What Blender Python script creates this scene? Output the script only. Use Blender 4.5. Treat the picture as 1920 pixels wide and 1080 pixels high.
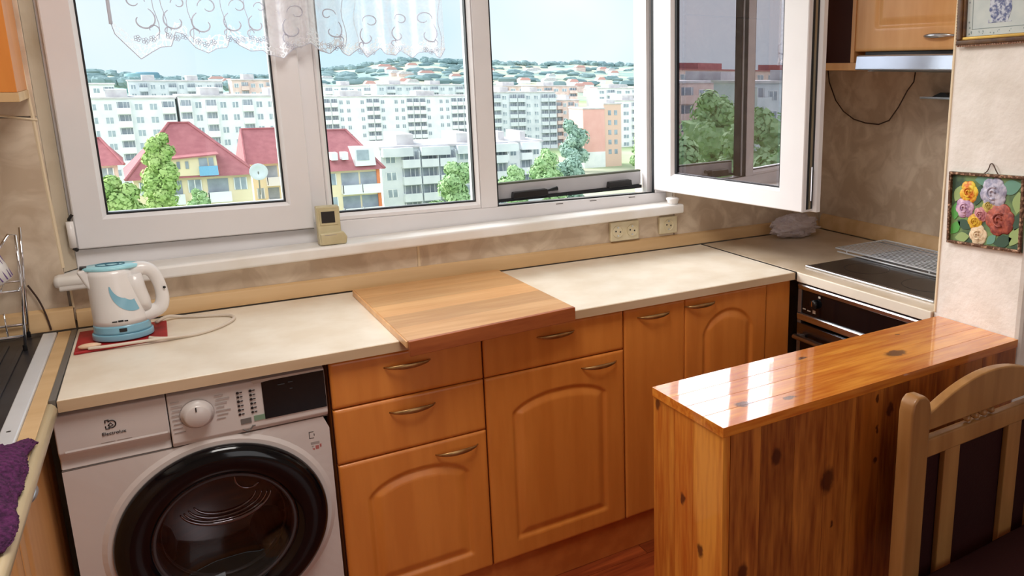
import bpy, bmesh, math, random
from mathutils import Vector, Matrix, noise
R0 = random.Random(7)
PI = math.pi
for o in list(bpy.data.objects): bpy.data.objects.remove(o)
SC = bpy.context.scene
COL = SC.collection

# ------------------------------------------------------------------ camera
cam = bpy.data.cameras.new('camera'); co = bpy.data.objects.new('camera', cam); COL.objects.link(co)
rx, ry, rz = 0.2256, 0.0113, -0.6297
RR = [[0.8096370351525239, -0.5868281438189882, 0.010981845536679323],
      [-0.12260320015186589, -0.18739223949716455, -0.9746038189381154],
      [0.5739828626552818, 0.7877289370070127, -0.22366670556846335]]
mw = Matrix.Identity(4)
for i in range(3):
    mw[i][0] = RR[0][i]; mw[i][1] = -RR[1][i]; mw[i][2] = -RR[2][i]
mw[0][3], mw[1][3], mw[2][3] = -0.1109, -2.6872, 0.6817
co.matrix_world = mw
cam.sensor_width = 36; cam.lens = 36 * 1527.063 / 1920
cam.shift_x = -371.36 / 1920; cam.shift_y = -51.19 / 1920
cam.clip_start = 0.05; cam.clip_end = 6000
SC.camera = co

# ------------------------------------------------------------------ exposure, world, lights
vs = SC.view_settings
vs.view_transform = 'Standard'; vs.look = 'None'; vs.gamma = 1; vs.exposure = 0.32; vs.use_curve_mapping = False
def lin(c):
    c = c / 255.0
    return c / 12.92 if c <= 0.04045 else ((c + 0.055) / 1.055) ** 2.4
def S(r, g, b): return (lin(r), lin(g), lin(b), 1)
W = bpy.data.worlds.new('sky'); SC.world = W; W.use_nodes = True
nt = W.node_tree; nt.nodes.clear()
wo = nt.nodes.new('ShaderNodeOutputWorld'); bg = nt.nodes.new('ShaderNodeBackground')
tc = nt.nodes.new('ShaderNodeTexCoord'); nz = nt.nodes.new('ShaderNodeTexNoise'); rp = nt.nodes.new('ShaderNodeValToRGB')
nz.inputs['Scale'].default_value = 2.4; nz.inputs['Detail'].default_value = 4; nz.inputs['Roughness'].default_value = .45
rp.color_ramp.elements[0].position = .42; rp.color_ramp.elements[0].color = S(203, 232, 247)
rp.color_ramp.elements[1].position = .60; rp.color_ramp.elements[1].color = S(240, 246, 252)
nt.links.new(tc.outputs['Generated'], nz.inputs['Vector']); nt.links.new(nz.outputs['Fac'], rp.inputs['Fac'])
nt.links.new(rp.outputs['Color'], bg.inputs['Color']); nt.links.new(bg.outputs[0], wo.inputs[0])
bg.inputs['Strength'].default_value = .92

def light(name, kind, loc, energy, color=(1, 1, 1), size=1, size_y=None, target=None, angle=None):
    l = bpy.data.lights.new(name, kind); l.energy = energy; l.color = color
    o = bpy.data.objects.new(name, l); COL.objects.link(o); o.location = loc
    if kind == 'AREA':
        l.size = size
        if size_y: l.shape = 'RECTANGLE'; l.size_y = size_y
    if angle: l.angle = angle
    if target is not None:
        o.rotation_euler = (Vector(target) - Vector(loc)).to_track_quat('-Z', 'Y').to_euler()
    return o
# soft daylight of a bright hazy sun behind thin cloud, entering over the town
light('sun', 'SUN', (-8, 8, 7), 6.0, (1.0, .98, .96), target=(.6, -.6, 0), angle=math.radians(50))
light('facade_fill', 'SUN', (-3, -10, 7), 1.05, (1.0, .98, .95), target=(.6, 0, 0), angle=math.radians(60))  # second sun added to brighten the facades that face the window
# unseen fill lights added under the ceiling and behind the camera
light('ceiling_fill', 'AREA', (.3, -1.35, 1.68), 19, (1, .96, .91), .7, target=(.3, -1.35, 0))
light('rear_fill', 'AREA', (1.1, -4.5, .6), 10, (.95, .97, 1), 1.3, 1.9, target=(.9, 0, 0))

# ------------------------------------------------------------------ material helpers
def N(nt, t, **k):
    n = nt.nodes.new(t)
    for a, b in k.items(): setattr(n, a, b)
    return n
def mat(name, col, rough=.5, metal=0, col2=None, scale=8, stretch=(1, 1, 1), lo=.35, hi=.65, bump=0, bscale=None,
        spec=.5, coat=0, detail=4, sheen=0, trans=0, dist=0, crough=.08):
    m = bpy.data.materials.new(name); m.use_nodes = True; nt = m.node_tree
    b = nt.nodes['Principled BSDF']
    b.inputs['Base Color'].default_value = col; b.inputs['Roughness'].default_value = rough
    b.inputs['Metallic'].default_value = metal; b.inputs['Specular IOR Level'].default_value = spec
    b.inputs['Coat Weight'].default_value = coat; b.inputs['Coat Roughness'].default_value = crough
    b.inputs['Sheen Weight'].default_value = sheen; b.inputs['Transmission Weight'].default_value = trans
    if col2 is None: col2 = tuple(c * .93 for c in col[:3]) + (1,)
    tc = N(nt, 'ShaderNodeTexCoord'); mp = N(nt, 'ShaderNodeMapping'); mp.inputs['Scale'].default_value = stretch
    nz = N(nt, 'ShaderNodeTexNoise'); nz.inputs['Scale'].default_value = scale; nz.inputs['Detail'].default_value = detail
    nz.inputs['Distortion'].default_value = dist
    rp = N(nt, 'ShaderNodeValToRGB'); rp.color_ramp.elements[0].position = lo; rp.color_ramp.elements[1].position = hi
    rp.color_ramp.elements[0].color = col; rp.color_ramp.elements[1].color = col2
    L = nt.links.new
    L(tc.outputs['Object'], mp.inputs[0]); L(mp.outputs[0], nz.inputs['Vector']); L(nz.outputs['Fac'], rp.inputs[0])
    L(rp.outputs[0], b.inputs['Base Color'])
    if bump:
        n2 = N(nt, 'ShaderNodeTexNoise'); n2.inputs['Scale'].default_value = bscale or scale * 4; n2.inputs['Detail'].default_value = 5
        bp = N(nt, 'ShaderNodeBump'); bp.inputs['Strength'].default_value = bump; bp.inputs['Distance'].default_value = .004
        L(mp.outputs[0], n2.inputs['Vector']); L(n2.outputs['Fac'], bp.inputs['Height']); L(bp.outputs[0], b.inputs['Normal'])
    return m
def wood(name, base, dark, axis='Z', knots=(), scale=1.0, coat=.6, rough=.35, contrast=.42, bands=16, kr=1.0):
    """pine or beech: growth lines running along one axis, with knots at given local points"""
    m = bpy.data.materials.new(name); m.use_nodes = True; nt = m.node_tree; L = nt.links.new
    b = nt.nodes['Principled BSDF']
    b.inputs['Roughness'].default_value = rough; b.inputs['Coat Weight'].default_value = coat; b.inputs['Coat Roughness'].default_value = .05; b.inputs['Coat IOR'].default_value = 1.5 + .35 * (coat > .9)
    tc = N(nt, 'ShaderNodeTexCoord'); mp = N(nt, 'ShaderNodeMapping'); oi = N(nt, 'ShaderNodeObjectInfo')
    st = {'X': (.09, 1, 1), 'Y': (1, .09, 1), 'Z': (1, 1, .09)}[axis]
    mp.inputs['Scale'].default_value = tuple(s * scale for s in st)
    L(tc.outputs['Object'], mp.inputs['Vector'])
    ad = N(nt, 'ShaderNodeVectorMath', operation='MULTIPLY_ADD'); L(oi.outputs['Random'], ad.inputs[0])
    ad.inputs[1].default_value = (3.1, 7.7, 1.3); L(mp.outputs[0], ad.inputs[2])
    n1 = N(nt, 'ShaderNodeTexNoise'); n1.inputs['Scale'].default_value = bands; n1.inputs['Detail'].default_value = 2; n1.inputs['Distortion'].default_value = .6
    L(ad.outputs[0], n1.inputs['Vector'])
    mu = N(nt, 'ShaderNodeMath', operation='MULTIPLY'); L(n1.outputs['Fac'], mu.inputs[0]); mu.inputs[1].default_value = 15
    sn = N(nt, 'ShaderNodeMath', operation='SINE'); L(mu.outputs[0], sn.inputs[0])
    n2 = N(nt, 'ShaderNodeTexNoise'); n2.inputs['Scale'].default_value = bands * 9; n2.inputs['Detail'].default_value = 3
    L(ad.outputs[0], n2.inputs['Vector'])
    a2 = N(nt, 'ShaderNodeMath', operation='MULTIPLY_ADD'); L(sn.outputs[0], a2.inputs[0]); a2.inputs[1].default_value = .27; L(n2.outputs['Fac'], a2.inputs[2])
    rp = N(nt, 'ShaderNodeValToRGB'); rp.color_ramp.elements[0].position = .5 - contrast / 2; rp.color_ramp.elements[1].position = .5 + contrast
    rp.color_ramp.elements[0].color = base; rp.color_ramp.elements[1].color = dark
    L(a2.outputs[0], rp.inputs[0]); cur = rp.outputs[0]
    # board to board tone
    hs = N(nt, 'ShaderNodeHueSaturation'); mr = N(nt, 'ShaderNodeMapRange'); L(oi.outputs['Random'], mr.inputs[0])
    mr.inputs[3].default_value = .82; mr.inputs[4].default_value = 1.12
    L(mr.outputs[0], hs.inputs['Value']); L(cur, hs.inputs['Color']); cur = hs.outputs[0]
    if knots:
        kn = N(nt, 'ShaderNodeTexNoise'); kn.inputs['Scale'].default_value = 45; kn.inputs['Detail'].default_value = 2; L(tc.outputs['Object'], kn.inputs['Vector'])
        kv = N(nt, 'ShaderNodeVectorMath', operation='MULTIPLY_ADD'); L(kn.outputs['Color'], kv.inputs[0]); kv.inputs[1].default_value = (.022, .022, .022)
        kw = N(nt, 'ShaderNodeVectorMath', operation='SUBTRACT'); L(tc.outputs['Object'], kw.inputs[0]); kw.inputs[1].default_value = (.011, .011, .011); L(kw.outputs[0], kv.inputs[2])
    for (kx, ky, kz, r) in knots:
        sb = N(nt, 'ShaderNodeVectorMath', operation='SUBTRACT'); L(kv.outputs[0], sb.inputs[0]); sb.inputs[1].default_value = (kx, ky, kz)
        sc = N(nt, 'ShaderNodeVectorMath', operation='MULTIPLY'); L(sb.outputs[0], sc.inputs[0])
        e = {'X': (.55, 1, 1), 'Y': (1, .55, 1), 'Z': (1, 1, .62)}[axis]; sc.inputs[1].default_value = e
        ln = N(nt, 'ShaderNodeVectorMath', operation='LENGTH'); L(sc.outputs[0], ln.inputs[0])
        mr2 = N(nt, 'ShaderNodeMapRange'); L(ln.outputs['Value'], mr2.inputs[0]); mr2.interpolation_type = 'SMOOTHSTEP'
        mr2.inputs[1].default_value = r * .6; mr2.inputs[2].default_value = r * 1.3; mr2.inputs[3].default_value = .88; mr2.inputs[4].default_value = 0
        mx = N(nt, 'ShaderNodeMix', data_type='RGBA'); L(mr2.outputs[0], mx.inputs[0]); L(cur, mx.inputs[6]); mx.inputs[7].default_value = S(72, 26, 12)
        cur = mx.outputs[2]
    L(cur, b.inputs['Base Color'])
    return m
def glass(name, f0=.04, tint=(1, 1, 1, 1), gloss=(1, 1, 1, 1)):
    m = bpy.data.materials.new(name); m.use_nodes = True; nt = m.node_tree; nt.nodes.clear(); L = nt.links.new
    o = N(nt, 'ShaderNodeOutputMaterial'); t = N(nt, 'ShaderNodeBsdfTransparent'); g = N(nt, 'ShaderNodeBsdfGlossy'); f = N(nt, 'ShaderNodeLayerWeight')
    x = N(nt, 'ShaderNodeMixShader'); t.inputs[0].default_value = tint; g.inputs[0].default_value = gloss; g.inputs['Roughness'].default_value = 0
    f.inputs['Blend'].default_value = .5
    p = N(nt, 'ShaderNodeMath', operation='POWER'); L(f.outputs['Facing'], p.inputs[0]); p.inputs[1].default_value = 5
    q = N(nt, 'ShaderNodeMath', operation='MULTIPLY_ADD'); L(p.outputs[0], q.inputs[0]); q.inputs[1].default_value = 1 - f0; q.inputs[2].default_value = f0
    L(q.outputs[0], x.inputs[0]); L(t.outputs[0], x.inputs[1]); L(g.outputs[0], x.inputs[2]); L(x.outputs[0], o.inputs[0])
    return m

M = {}
M['laminate'] = mat('orange_laminate', S(226, 142, 62), .38, col2=S(216, 131, 54), scale=30, stretch=(1, 1, .12), coat=.15)
M['laminate_light'] = mat('light_orange_laminate', S(242, 184, 120), .4, col2=S(234, 172, 108), scale=30, stretch=(1, 1, .12), coat=.15)
M['laminate_dark'] = mat('shade_dark_laminate', S(70, 22, 8), .6)  # dark tone painting the shade in door gaps and inside the shelf
M['counter'] = mat('cream_worktop', S(244, 234, 218), .34, col2=S(232, 218, 198), scale=9, spec=.45, bump=.02, bscale=300)
M['counter_r'] = mat('beige_worktop', S(218, 200, 178), .34, col2=S(202, 182, 156), scale=9, spec=.5)
M['edge'] = mat('beige_edge_band', S(214, 188, 156), .5, col2=S(196, 166, 130), scale=12, stretch=(.2, 1, 1))
M['tile'] = mat('stone_look_wall_panel', S(222, 204, 182), .38, col2=S(196, 174, 150), scale=10, detail=8, lo=.36, hi=.60, dist=1.2, coat=.1)
M['trimwood'] = mat('pale_wood_strip', S(222, 188, 142), .45, col2=S(206, 168, 120), scale=14, stretch=(.1, 1, 1))
M['grout'] = mat('cream_joint', S(232, 212, 180), .6)
M['plaster'] = mat('painted_plaster', S(226, 218, 206), .8, col2=S(214, 204, 190), scale=5, bump=.25, bscale=40)
M['pillar'] = mat('embossed_wallpaper', S(244, 238, 232), .75, col2=S(232, 225, 217), scale=11, detail=6, bump=.6, bscale=46)
M['reveal'] = mat('old_reveal_paint', S(200, 186, 164), .7, col2=S(176, 158, 132), scale=9, detail=6, lo=.45, hi=.75, bump=.2, bscale=40)
M['sill'] = mat('white_sill', S(240, 238, 236), .4, col2=S(228, 222, 214), scale=6)
M['pvc'] = mat('white_pvc', S(236, 234, 236), .32, col2=S(228, 226, 228), scale=3, spec=.5)
M['gasket'] = mat('black_gasket', S(18, 22, 28), .6)
M['satin'] = mat('satin_steel', S(236, 240, 246), .4, metal=.35)
M['steel'] = mat('brushed_steel', S(222, 226, 232), .28, metal=1, col2=S(180, 184, 190), scale=60, stretch=(1, .05, 1))
M['alu'] = mat('aluminium_strip', S(150, 150, 150), .4, metal=.8)
M['bronze'] = mat('antique_bronze', S(196, 160, 108), .36, metal=.85, col2=S(164, 126, 80), scale=30)
M['chrome'] = mat('chrome', S(225, 225, 228), .08, metal=1)
M['black'] = mat('black_plastic', S(16, 16, 18), .35)
M['blackgloss'] = mat('black_glass', S(9, 10, 14), .1, spec=.4)
M['hob'] = mat('ceramic_hob', S(34, 31, 32), .16, spec=.5)
M['white'] = mat('white_enamel', S(218, 210, 206), .3, col2=S(212, 203, 199), scale=2, coat=.3)
M['whiteplastic'] = mat('white_plastic', S(240, 236, 234), .3, coat=.3)
M['aqua'] = mat('aqua_plastic', S(140, 192, 214), .25, coat=.3, col2=S(130, 184, 208))
M['cyan'] = mat('pale_cyan_plastic', S(165, 225, 238), .25, coat=.3)
M['red'] = mat('red_mat', S(178, 24, 30), .5, col2=S(150, 16, 24), scale=20)
M['cream'] = mat('cream_plastic', S(225, 214, 184), .4, col2=S(214, 200, 165), scale=20)
M['khaki'] = mat('aged_plastic', S(206, 196, 160), .45, col2=S(190, 178, 140), scale=18)
M['floor'] = wood('red_brown_floor', S(176, 84, 40), S(120, 46, 20), 'X', contrast=.7, coat=.3)
M['kick'] = mat('plinth_laminate', S(205, 120, 55), .4, col2=S(190, 105, 45), scale=20)
M['chair'] = mat('honey_beech', S(178, 130, 76), .4, col2=S(152, 104, 56), scale=20, stretch=(1, 1, .1), coat=.2)
M['uph'] = mat('dark_upholstery', S(48, 18, 18), .7, bump=.2, bscale=200, spec=.2)
M['purple'] = mat('purple_terry', S(104, 40, 96), .95, col2=S(62, 20, 60), scale=120, bump=1.0, bscale=260)
M['sink'] = mat('dark_drainer', S(60, 62, 68), .35, metal=.5, col2=S(44, 44, 50), scale=12)
M['grey'] = mat('grey_print', S(120, 115, 112), .6)
M['green'] = mat('green_print', S(130, 160, 135), .6)
M['redprint'] = mat('red_print', S(185, 110, 105), .6)
M['ink'] = mat('dark_print', S(30, 26, 26), .5)
M['faint'] = mat('faint_print', S(172, 162, 158), .6)
M['glass'] = glass('window_glass', .015, (.97, .985, .985, 1))
M['lowe'] = glass('coated_glass', .42, (.5, .5, .52, 1), (.92, .88, .95, 1))
M['screenbar'] = mat('grey_screen_bar', S(190, 190, 194), .4)
M['cable'] = mat('dark_cable', S(60, 35, 25), .5)

# ------------------------------------------------------------------ mesh helpers
class MB:
    def __init__(s): s.v = []; s.f = []; s.uv = None
    def quad(s, a, b, c, d): i = len(s.v); s.v += [a, b, c, d]; s.f.append((i, i+1, i+2, i+3)); return s
    def box(s, x0, x1, y0, y1, z0, z1, T=None):
        i = len(s.v); P = [(x, y, z) for z in (z0, z1) for y in (y0, y1) for x in (x0, x1)]
        if T: P = [tuple(T @ Vector(p)) for p in P]
        s.v += P
        s.f += [tuple(i + k for k in q) for q in ((0, 2, 3, 1), (4, 5, 7, 6), (0, 1, 5, 4), (2, 6, 7, 3), (0, 4, 6, 2), (1, 3, 7, 5))]
        return s
    def prism(s, poly, lo, hi, ax='z'):
        def P(a, b, c): return {'z': (a, b, c), 'y': (a, c, b), 'x': (c, a, b)}[ax]
        i = len(s.v); n = len(poly)
        s.v += [P(a, b, lo) for a, b in poly] + [P(a, b, hi) for a, b in poly]
        s.f.append(tuple(range(i + n - 1, i - 1, -1))); s.f.append(tuple(range(i + n, i + 2 * n)))
        for k in range(n): s.f.append((i + k, i + (k + 1) % n, i + n + (k + 1) % n, i + n + k))
        return s
    def tube(s, pts, r, n=8, closed=False, caps=True, flat=1.0):
        pts = [Vector(p) for p in pts]; m = len(pts); base = len(s.v); up = None
        for k, p in enumerate(pts):
            a = pts[(k - 1) % m] if (closed or k) else p; b = pts[(k + 1) % m] if (closed or k < m - 1) else p
            t = (b - a).normalized() if (b - a).length > 1e-9 else Vector((0, 0, 1))
            if up is None: up = Vector((0, 0, 1)) if abs(t.z) < .9 else Vector((1, 0, 0))
            sd = t.cross(up).normalized(); up = sd.cross(t).normalized()
            rr = r[k] if isinstance(r, (list, tuple)) else r
            for j in range(n):
                q = 2 * PI * j / n; s.v.append(tuple(p + sd * math.cos(q) * rr + up * math.sin(q) * rr * flat))
        for k in range(m if closed else m - 1):
            for j in range(n):
                a = base + k * n; b = base + ((k + 1) % m) * n
                s.f.append((a + j, a + (j + 1) % n, b + (j + 1) % n, b + j))
        if caps and not closed:
            s.f.append(tuple(base + j for j in range(n))[::-1]); e = base + (m - 1) * n; s.f.append(tuple(e + j for j in range(n)))
        return s
    def lathe(s, prof, c=(0, 0, 0), n=32, ax='z', ell=1.0, caps=True):
        base = len(s.v)
        for r, h in prof:
            for j in range(n):
                q = 2 * PI * j / n; a, b = r * math.cos(q), r * math.sin(q) * ell
                p = {'z': (a, b, h), 'y': (a, h, b), 'x': (h, a, b)}[ax]
                s.v.append((c[0] + p[0], c[1] + p[1], c[2] + p[2]))
        for k in range(len(prof) - 1):
            for j in range(n):
                a = base + k * n; b = a + n; s.f.append((a + j, a + (j + 1) % n, b + (j + 1) % n, b + j))
        if caps:
            if prof[0][0] > 1e-6: s.f.append(tuple(base + j for j in range(n))[::-1])
            if prof[-1][0] > 1e-6: s.f.append(tuple(base + (len(prof) - 1) * n + j for j in range(n)))
        return s
    def ball(s, c, r, n=10, m=7, sc=(1, 1, 1), disp=0, sd=0):
        base = len(s.v)
        for i in range(m + 1):
            t = PI * i / m
            for j in range(n):
                q = 2 * PI * j / n; d = Vector((math.sin(t) * math.cos(q), math.sin(t) * math.sin(q), math.cos(t)))
                k = 1 + (disp * noise.noise(d * 2.3 + Vector((sd, sd * 1.7, 0))) if disp else 0)
                s.v.append((c[0] + d.x * r * sc[0] * k, c[1] + d.y * r * sc[1] * k, c[2] + d.z * r * sc[2] * k))
        for i in range(m):
            for j in range(n):
                a = base + i * n; b = a + n; s.f.append((a + j, b + j, b + (j + 1) % n, a + (j + 1) % n))
        return s
    def grid(s, nu, nv, fn):
        base = len(s.v)
        for j in range(nv + 1):
            for i in range(nu + 1): s.v.append(tuple(fn(i / nu, j / nv)))
        for j in range(nv):
            for i in range(nu):
                a = base + j * (nu + 1) + i; s.f.append((a, a + 1, a + nu + 2, a + nu + 1))
        return s
    def xf(s, T): s.v = [tuple(T @ Vector(p)) for p in s.v]; return s

def smoothp(P, k=6):
    out = []
    for i in range(len(P) - 1):
        p0, p1, p2, p3 = [Vector(P[max(0, min(len(P) - 1, j))]) for j in (i - 1, i, i + 1, i + 2)]
        for s in range(k):
            t = s / k; out.append(tuple(.5 * ((2*p1) + (-p0+p2)*t + (2*p0-5*p1+4*p2-p3)*t*t + (-p0+3*p1-3*p2+p3)*t**3)))
    out.append(tuple(P[-1])); return out
ORI = {}
def setp(o, label=None, cat=None, group=None, kind=None):
    if label: o['label'] = label
    if cat: o['category'] = cat
    if group: o['group'] = group
    if kind: o['kind'] = kind
    return o
def thing(name, label, cat, loc, group=None):
    o = bpy.data.objects.new(name, None); COL.objects.link(o); o.empty_display_size = .05
    o.location = loc; ORI[o] = Vector(loc); return setp(o, label, cat, group)
def obj(name, mb, m, parent=None, bevel=0, smooth=False, label=None, cat=None, group=None, kind=None, loc=None, fix=True):
    """link one mesh; vertices are given in world metres and stored relative to the thing's base"""
    if parent is not None: org = ORI[parent]
    elif loc is not None: org = Vector(loc)
    else: org = Vector((0, 0, 0))
    me = bpy.data.meshes.new(name)
    me.from_pydata([tuple(Vector(p) - org) for p in mb.v], [], mb.f); me.update()
    bm = bmesh.new(); bm.from_mesh(me)
    if fix: bmesh.ops.recalc_face_normals(bm, faces=bm.faces)
    bm.to_mesh(me); bm.free()
    if mb.uv:
        ul = me.uv_layers.new(name='UVMap')
        for l in me.loops: ul.data[l.index].uv = mb.uv[l.vertex_index]
    me.materials.append(m)
    if smooth: me.polygons.foreach_set('use_smooth', [True] * len(me.polygons))
    o = bpy.data.objects.new(name, me); COL.objects.link(o)
    if parent is not None: o.parent = parent; ORI[o] = org
    else: o.location = org; ORI[o] = org
    if bevel:
        b = o.modifiers.new('bevel', 'BEVEL'); b.width = bevel; b.segments = 2; b.limit_method = 'ANGLE'; b.angle_limit = .6
        b.harden_normals = False
        me.polygons.foreach_set('use_smooth', [True] * len(me.polygons))
        w = o.modifiers.new('wn', 'WEIGHTED_NORMAL'); w.keep_sharp = True
    return setp(o, label, cat, group, kind)
def copy_tree(o, delta=None, parent=None, label=None):
    c = o.copy(); COL.objects.link(c); c.parent = parent; ORI[c] = ORI[o]
    if parent is None and delta is not None: c.location = o.location + Vector(delta)
    if label: c['label'] = label
    for ch in list(o.children): copy_tree(ch, None, c)
    return c
def B(x0, x1, y0, y1, z0, z1): return MB().box(min(x0, x1), max(x0, x1), min(y0, y1), max(y0, y1), min(z0, z1), max(z0, z1))
def text_mesh(name, txt, size, m, parent, T, spacing=1.0, label=None):
    cu = bpy.data.curves.new('t', 'FONT'); cu.body = txt; cu.size = size; cu.align_x = 'CENTER'; cu.align_y = 'CENTER'; cu.extrude = .0004; cu.space_character = spacing
    to = bpy.data.objects.new('t', cu); COL.objects.link(to)
    dg = bpy.context.evaluated_depsgraph_get(); me = bpy.data.meshes.new_from_object(to.evaluated_get(dg))
    bpy.data.objects.remove(to)
    me.name = name; me.transform(Matrix.Translation(-ORI[parent]) @ T); me.materials.clear(); me.materials.append(m)
    o = bpy.data.objects.new(name, me); COL.objects.link(o); o.parent = parent; ORI[o] = ORI[parent]; return setp(o, label)
FRONT = lambda x, y, z: Matrix.Translation((x, y, z)) @ Matrix.Rotation(PI / 2, 4, 'X')   # text facing -y

ZF = -.866; ZC = 1.75
# ================================================================== SETTING
fl = obj('floor', B(-.95, 3.2, -4.7, .3, ZF - .05, ZF - .012), M['kick'], kind='structure')
k = 0
for r in range(24):
    y0 = -3.0 + r * .125
    if y0 > 0: break
    xs = -.95 + (r % 3) * -.4
    while xs < 3.2:
        a, b = max(xs, -.95), min(xs + 1.25, 3.2)
        if b - a > .05: obj('plank', B(a + .0008, b - .0008, y0 + .0008, y0 + .1242, ZF - .0115, ZF), M['floor'], fl)
        xs += 1.25
obj('ceiling', B(-.95, 3.2, -4.7, .3, ZC, ZC + .05), M['plaster'], kind='structure')
# window wall: the masonry around the opening, clad with stone look panels below and beside the window
ww = obj('wall_window', MB().box(-.95, -.262, .012, .30, ZF, ZC).box(1.665, 2.5, .012, .30, ZF, ZC).box(-.262, 1.665, .012, .30, ZF, .140).box(-.262, 1.665, .012, .30, 1.52, ZC), M['plaster'], kind='structure')
obj('wall_left', B(-1.0, -.95, -4.7, .30, ZF, ZC), M['plaster'], kind='structure')
obj('wall_back', B(-.95, 3.2, -4.75, -4.7, ZF, ZC), M['plaster'], kind='structure')
obj('wall_right', B(2.475, 2.53, -1.19, .30, ZF, ZC), M['plaster'], kind='structure')
obj('wall_side', B(3.2, 3.25, -4.7, -1.2, ZF, ZC), M['plaster'], kind='structure')
pw = obj('wall_partition', MB().prism([(1.80, -1.200), (3.2, -1.200), (3.2, -1.485), (1.812, -1.485), (1.804, -1.48), (1.80, -1.47)], ZF, ZC), M['pillar'], kind='structure')
obj('corner_bead', B(1.797, 1.806, -1.206, -1.198, 0, ZC), M['grout'], pw, bevel=.002)
door = obj('door_1', B(2.15, 2.95, -1.55, -1.50, ZF, 1.15), mat('dark_brown_door', S(70, 38, 28), .5, col2=S(56, 28, 20), scale=15, stretch=(1, 1, .1)), kind='structure')
# panels
def panel(x0, x1, z0, z1): obj('wall_panel', B(x0, x1, 0, .0115, z0, z1), M['tile'], ww, bevel=.0015)
panel(-.95, -.262, .02, .555); panel(-.95, -.262, .559, 1.3)
panel(-.255, .652, .02, .118); panel(.660, 1.665, .02, .140); panel(1.668, 2.30, .02, .9); panel(2.304, 2.475, .02, .9); panel(1.668, 2.475, .904, 1.3)
obj('joint_bead', MB().box(.652, .660, -.0015, .0115, .05, .13), M['grout'], ww)
obj('joint_bead', MB().tube([(-.2535, -.001, .055), (-.2545, -.001, .118)], .0028, 6), M['grout'], ww)
obj('joint_bead', MB().tube([(-.95, -.0005, .557), (-.45, -.0005, .560), (-.33, -.0005, .5605), (-.262, -.0005, .549)], .003, 6), M['grout'], ww)
wr = bpy.data.objects['wall_right']
obj('wall_panel', B(2.4635, 2.475, -1.19, 0, .02, .70), M['tile'], wr, bevel=.0015)
obj('wall_panel', B(2.4635, 2.475, -1.19, 0, .703, 1.3), M['tile'], wr, bevel=.0015)
# reveal beside the left sash
obj('reveal', MB().prism([(-.2615, .0115), (-.235, .05), (-.235, .14), (-.262, .14)], .15, 1.52), M['reveal'], ww)
obj('reveal_bead', MB().tube([(-.263, .004, .165), (-.2705, .003, .56), (-.285, .002, .9), (-.30, .002, 1.3)], .005, 8), M['grout'], ww, label='cream sealant bead beside the window')
# backsplash strips of pale wood along the worktops
obj('trim_1', MB().prism([(-.001, .003), (-.020, .003), (-.020, .018), (-.012, .044), (-.001, .050)], -.25, 2.447, 'x'), M['trimwood'], kind='structure', bevel=.001)
obj('trim_2', MB().prism([(2.4625, .003), (2.442, .003), (2.442, .02), (2.452, .058), (2.4625, .068)], -1.19, -.022, 'y'), M['trimwood'], kind='structure', bevel=.001)
obj('trim_3', MB().prism([(-.001, .003), (-.020, .003), (-.020, .018), (-.012, .052), (-.001, .060)], -.94, -.255, 'x'), M['trimwood'], kind='structure', bevel=.001)
# sill: a white board, slightly out of level
def sillz(x): return .1676 + .0168 * (x - 1)
sl = MB()
prof = [(.052, 0), (-.044, 0), (-.050, -.006), (-.050, -.031), (-.046, -.036), (.052, -.036)]
base = []
for x, dz in ((-.275, -.004), (-.268, 0), (1.674, 0), (1.68, -.003)):
    base.append([(x, y, sillz(x) + z * (1 if 0 else 1)) for y, z in prof])
for a in base: sl.v += a
for q in range(3):
    for j in range(6): sl.f.append((q*6+j, q*6+(j+1) % 6, (q+1)*6+(j+1) % 6, (q+1)*6+j))
sl.f.append((5, 4, 3, 2, 1, 0)); sl.f.append(tuple(18 + j for j in range(6)))
obj('trim_4', sl, M['sill'], kind='structure', bevel=.003, label='white window sill')
obj('wall_ledge', MB().box(-.285, -.20, -.052, .0, .118, .150), M['sill'], bpy.data.objects['trim_4'], bevel=.012)

# ================================================================== WINDOWS
YF = .055; YB = .125
w1 = thing('window_1', None, None, (-.22, .09, .15)); w1['kind'] = 'structure'
def fbar(name, x0, x1, y0, y1, z0, z1, par, m='pvc', bev=.003): return obj(name, B(x0, x1, y0, y1, z0, z1), M[m], par, bevel=bev)
ZT = 1.50
fbar('frame_rail', -.235, 1.665, YF, YB, .128, .215, w1)
fbar('frame_rail', -.235, 1.665, YF, YB, ZT - .06, ZT, w1)
fbar('frame_jamb', -.235, -.19, YF, YB, .215, ZT - .06, w1)
fbar('mullion', .335, .402, YF, YB, .215, ZT - .06, w1)
fbar('mullion', .898, .958, YF, YB, .215, ZT - .06, w1)
fbar('frame_jamb', 1.612, 1.665, YF, YB, .215, ZT - .06, w1)
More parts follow.
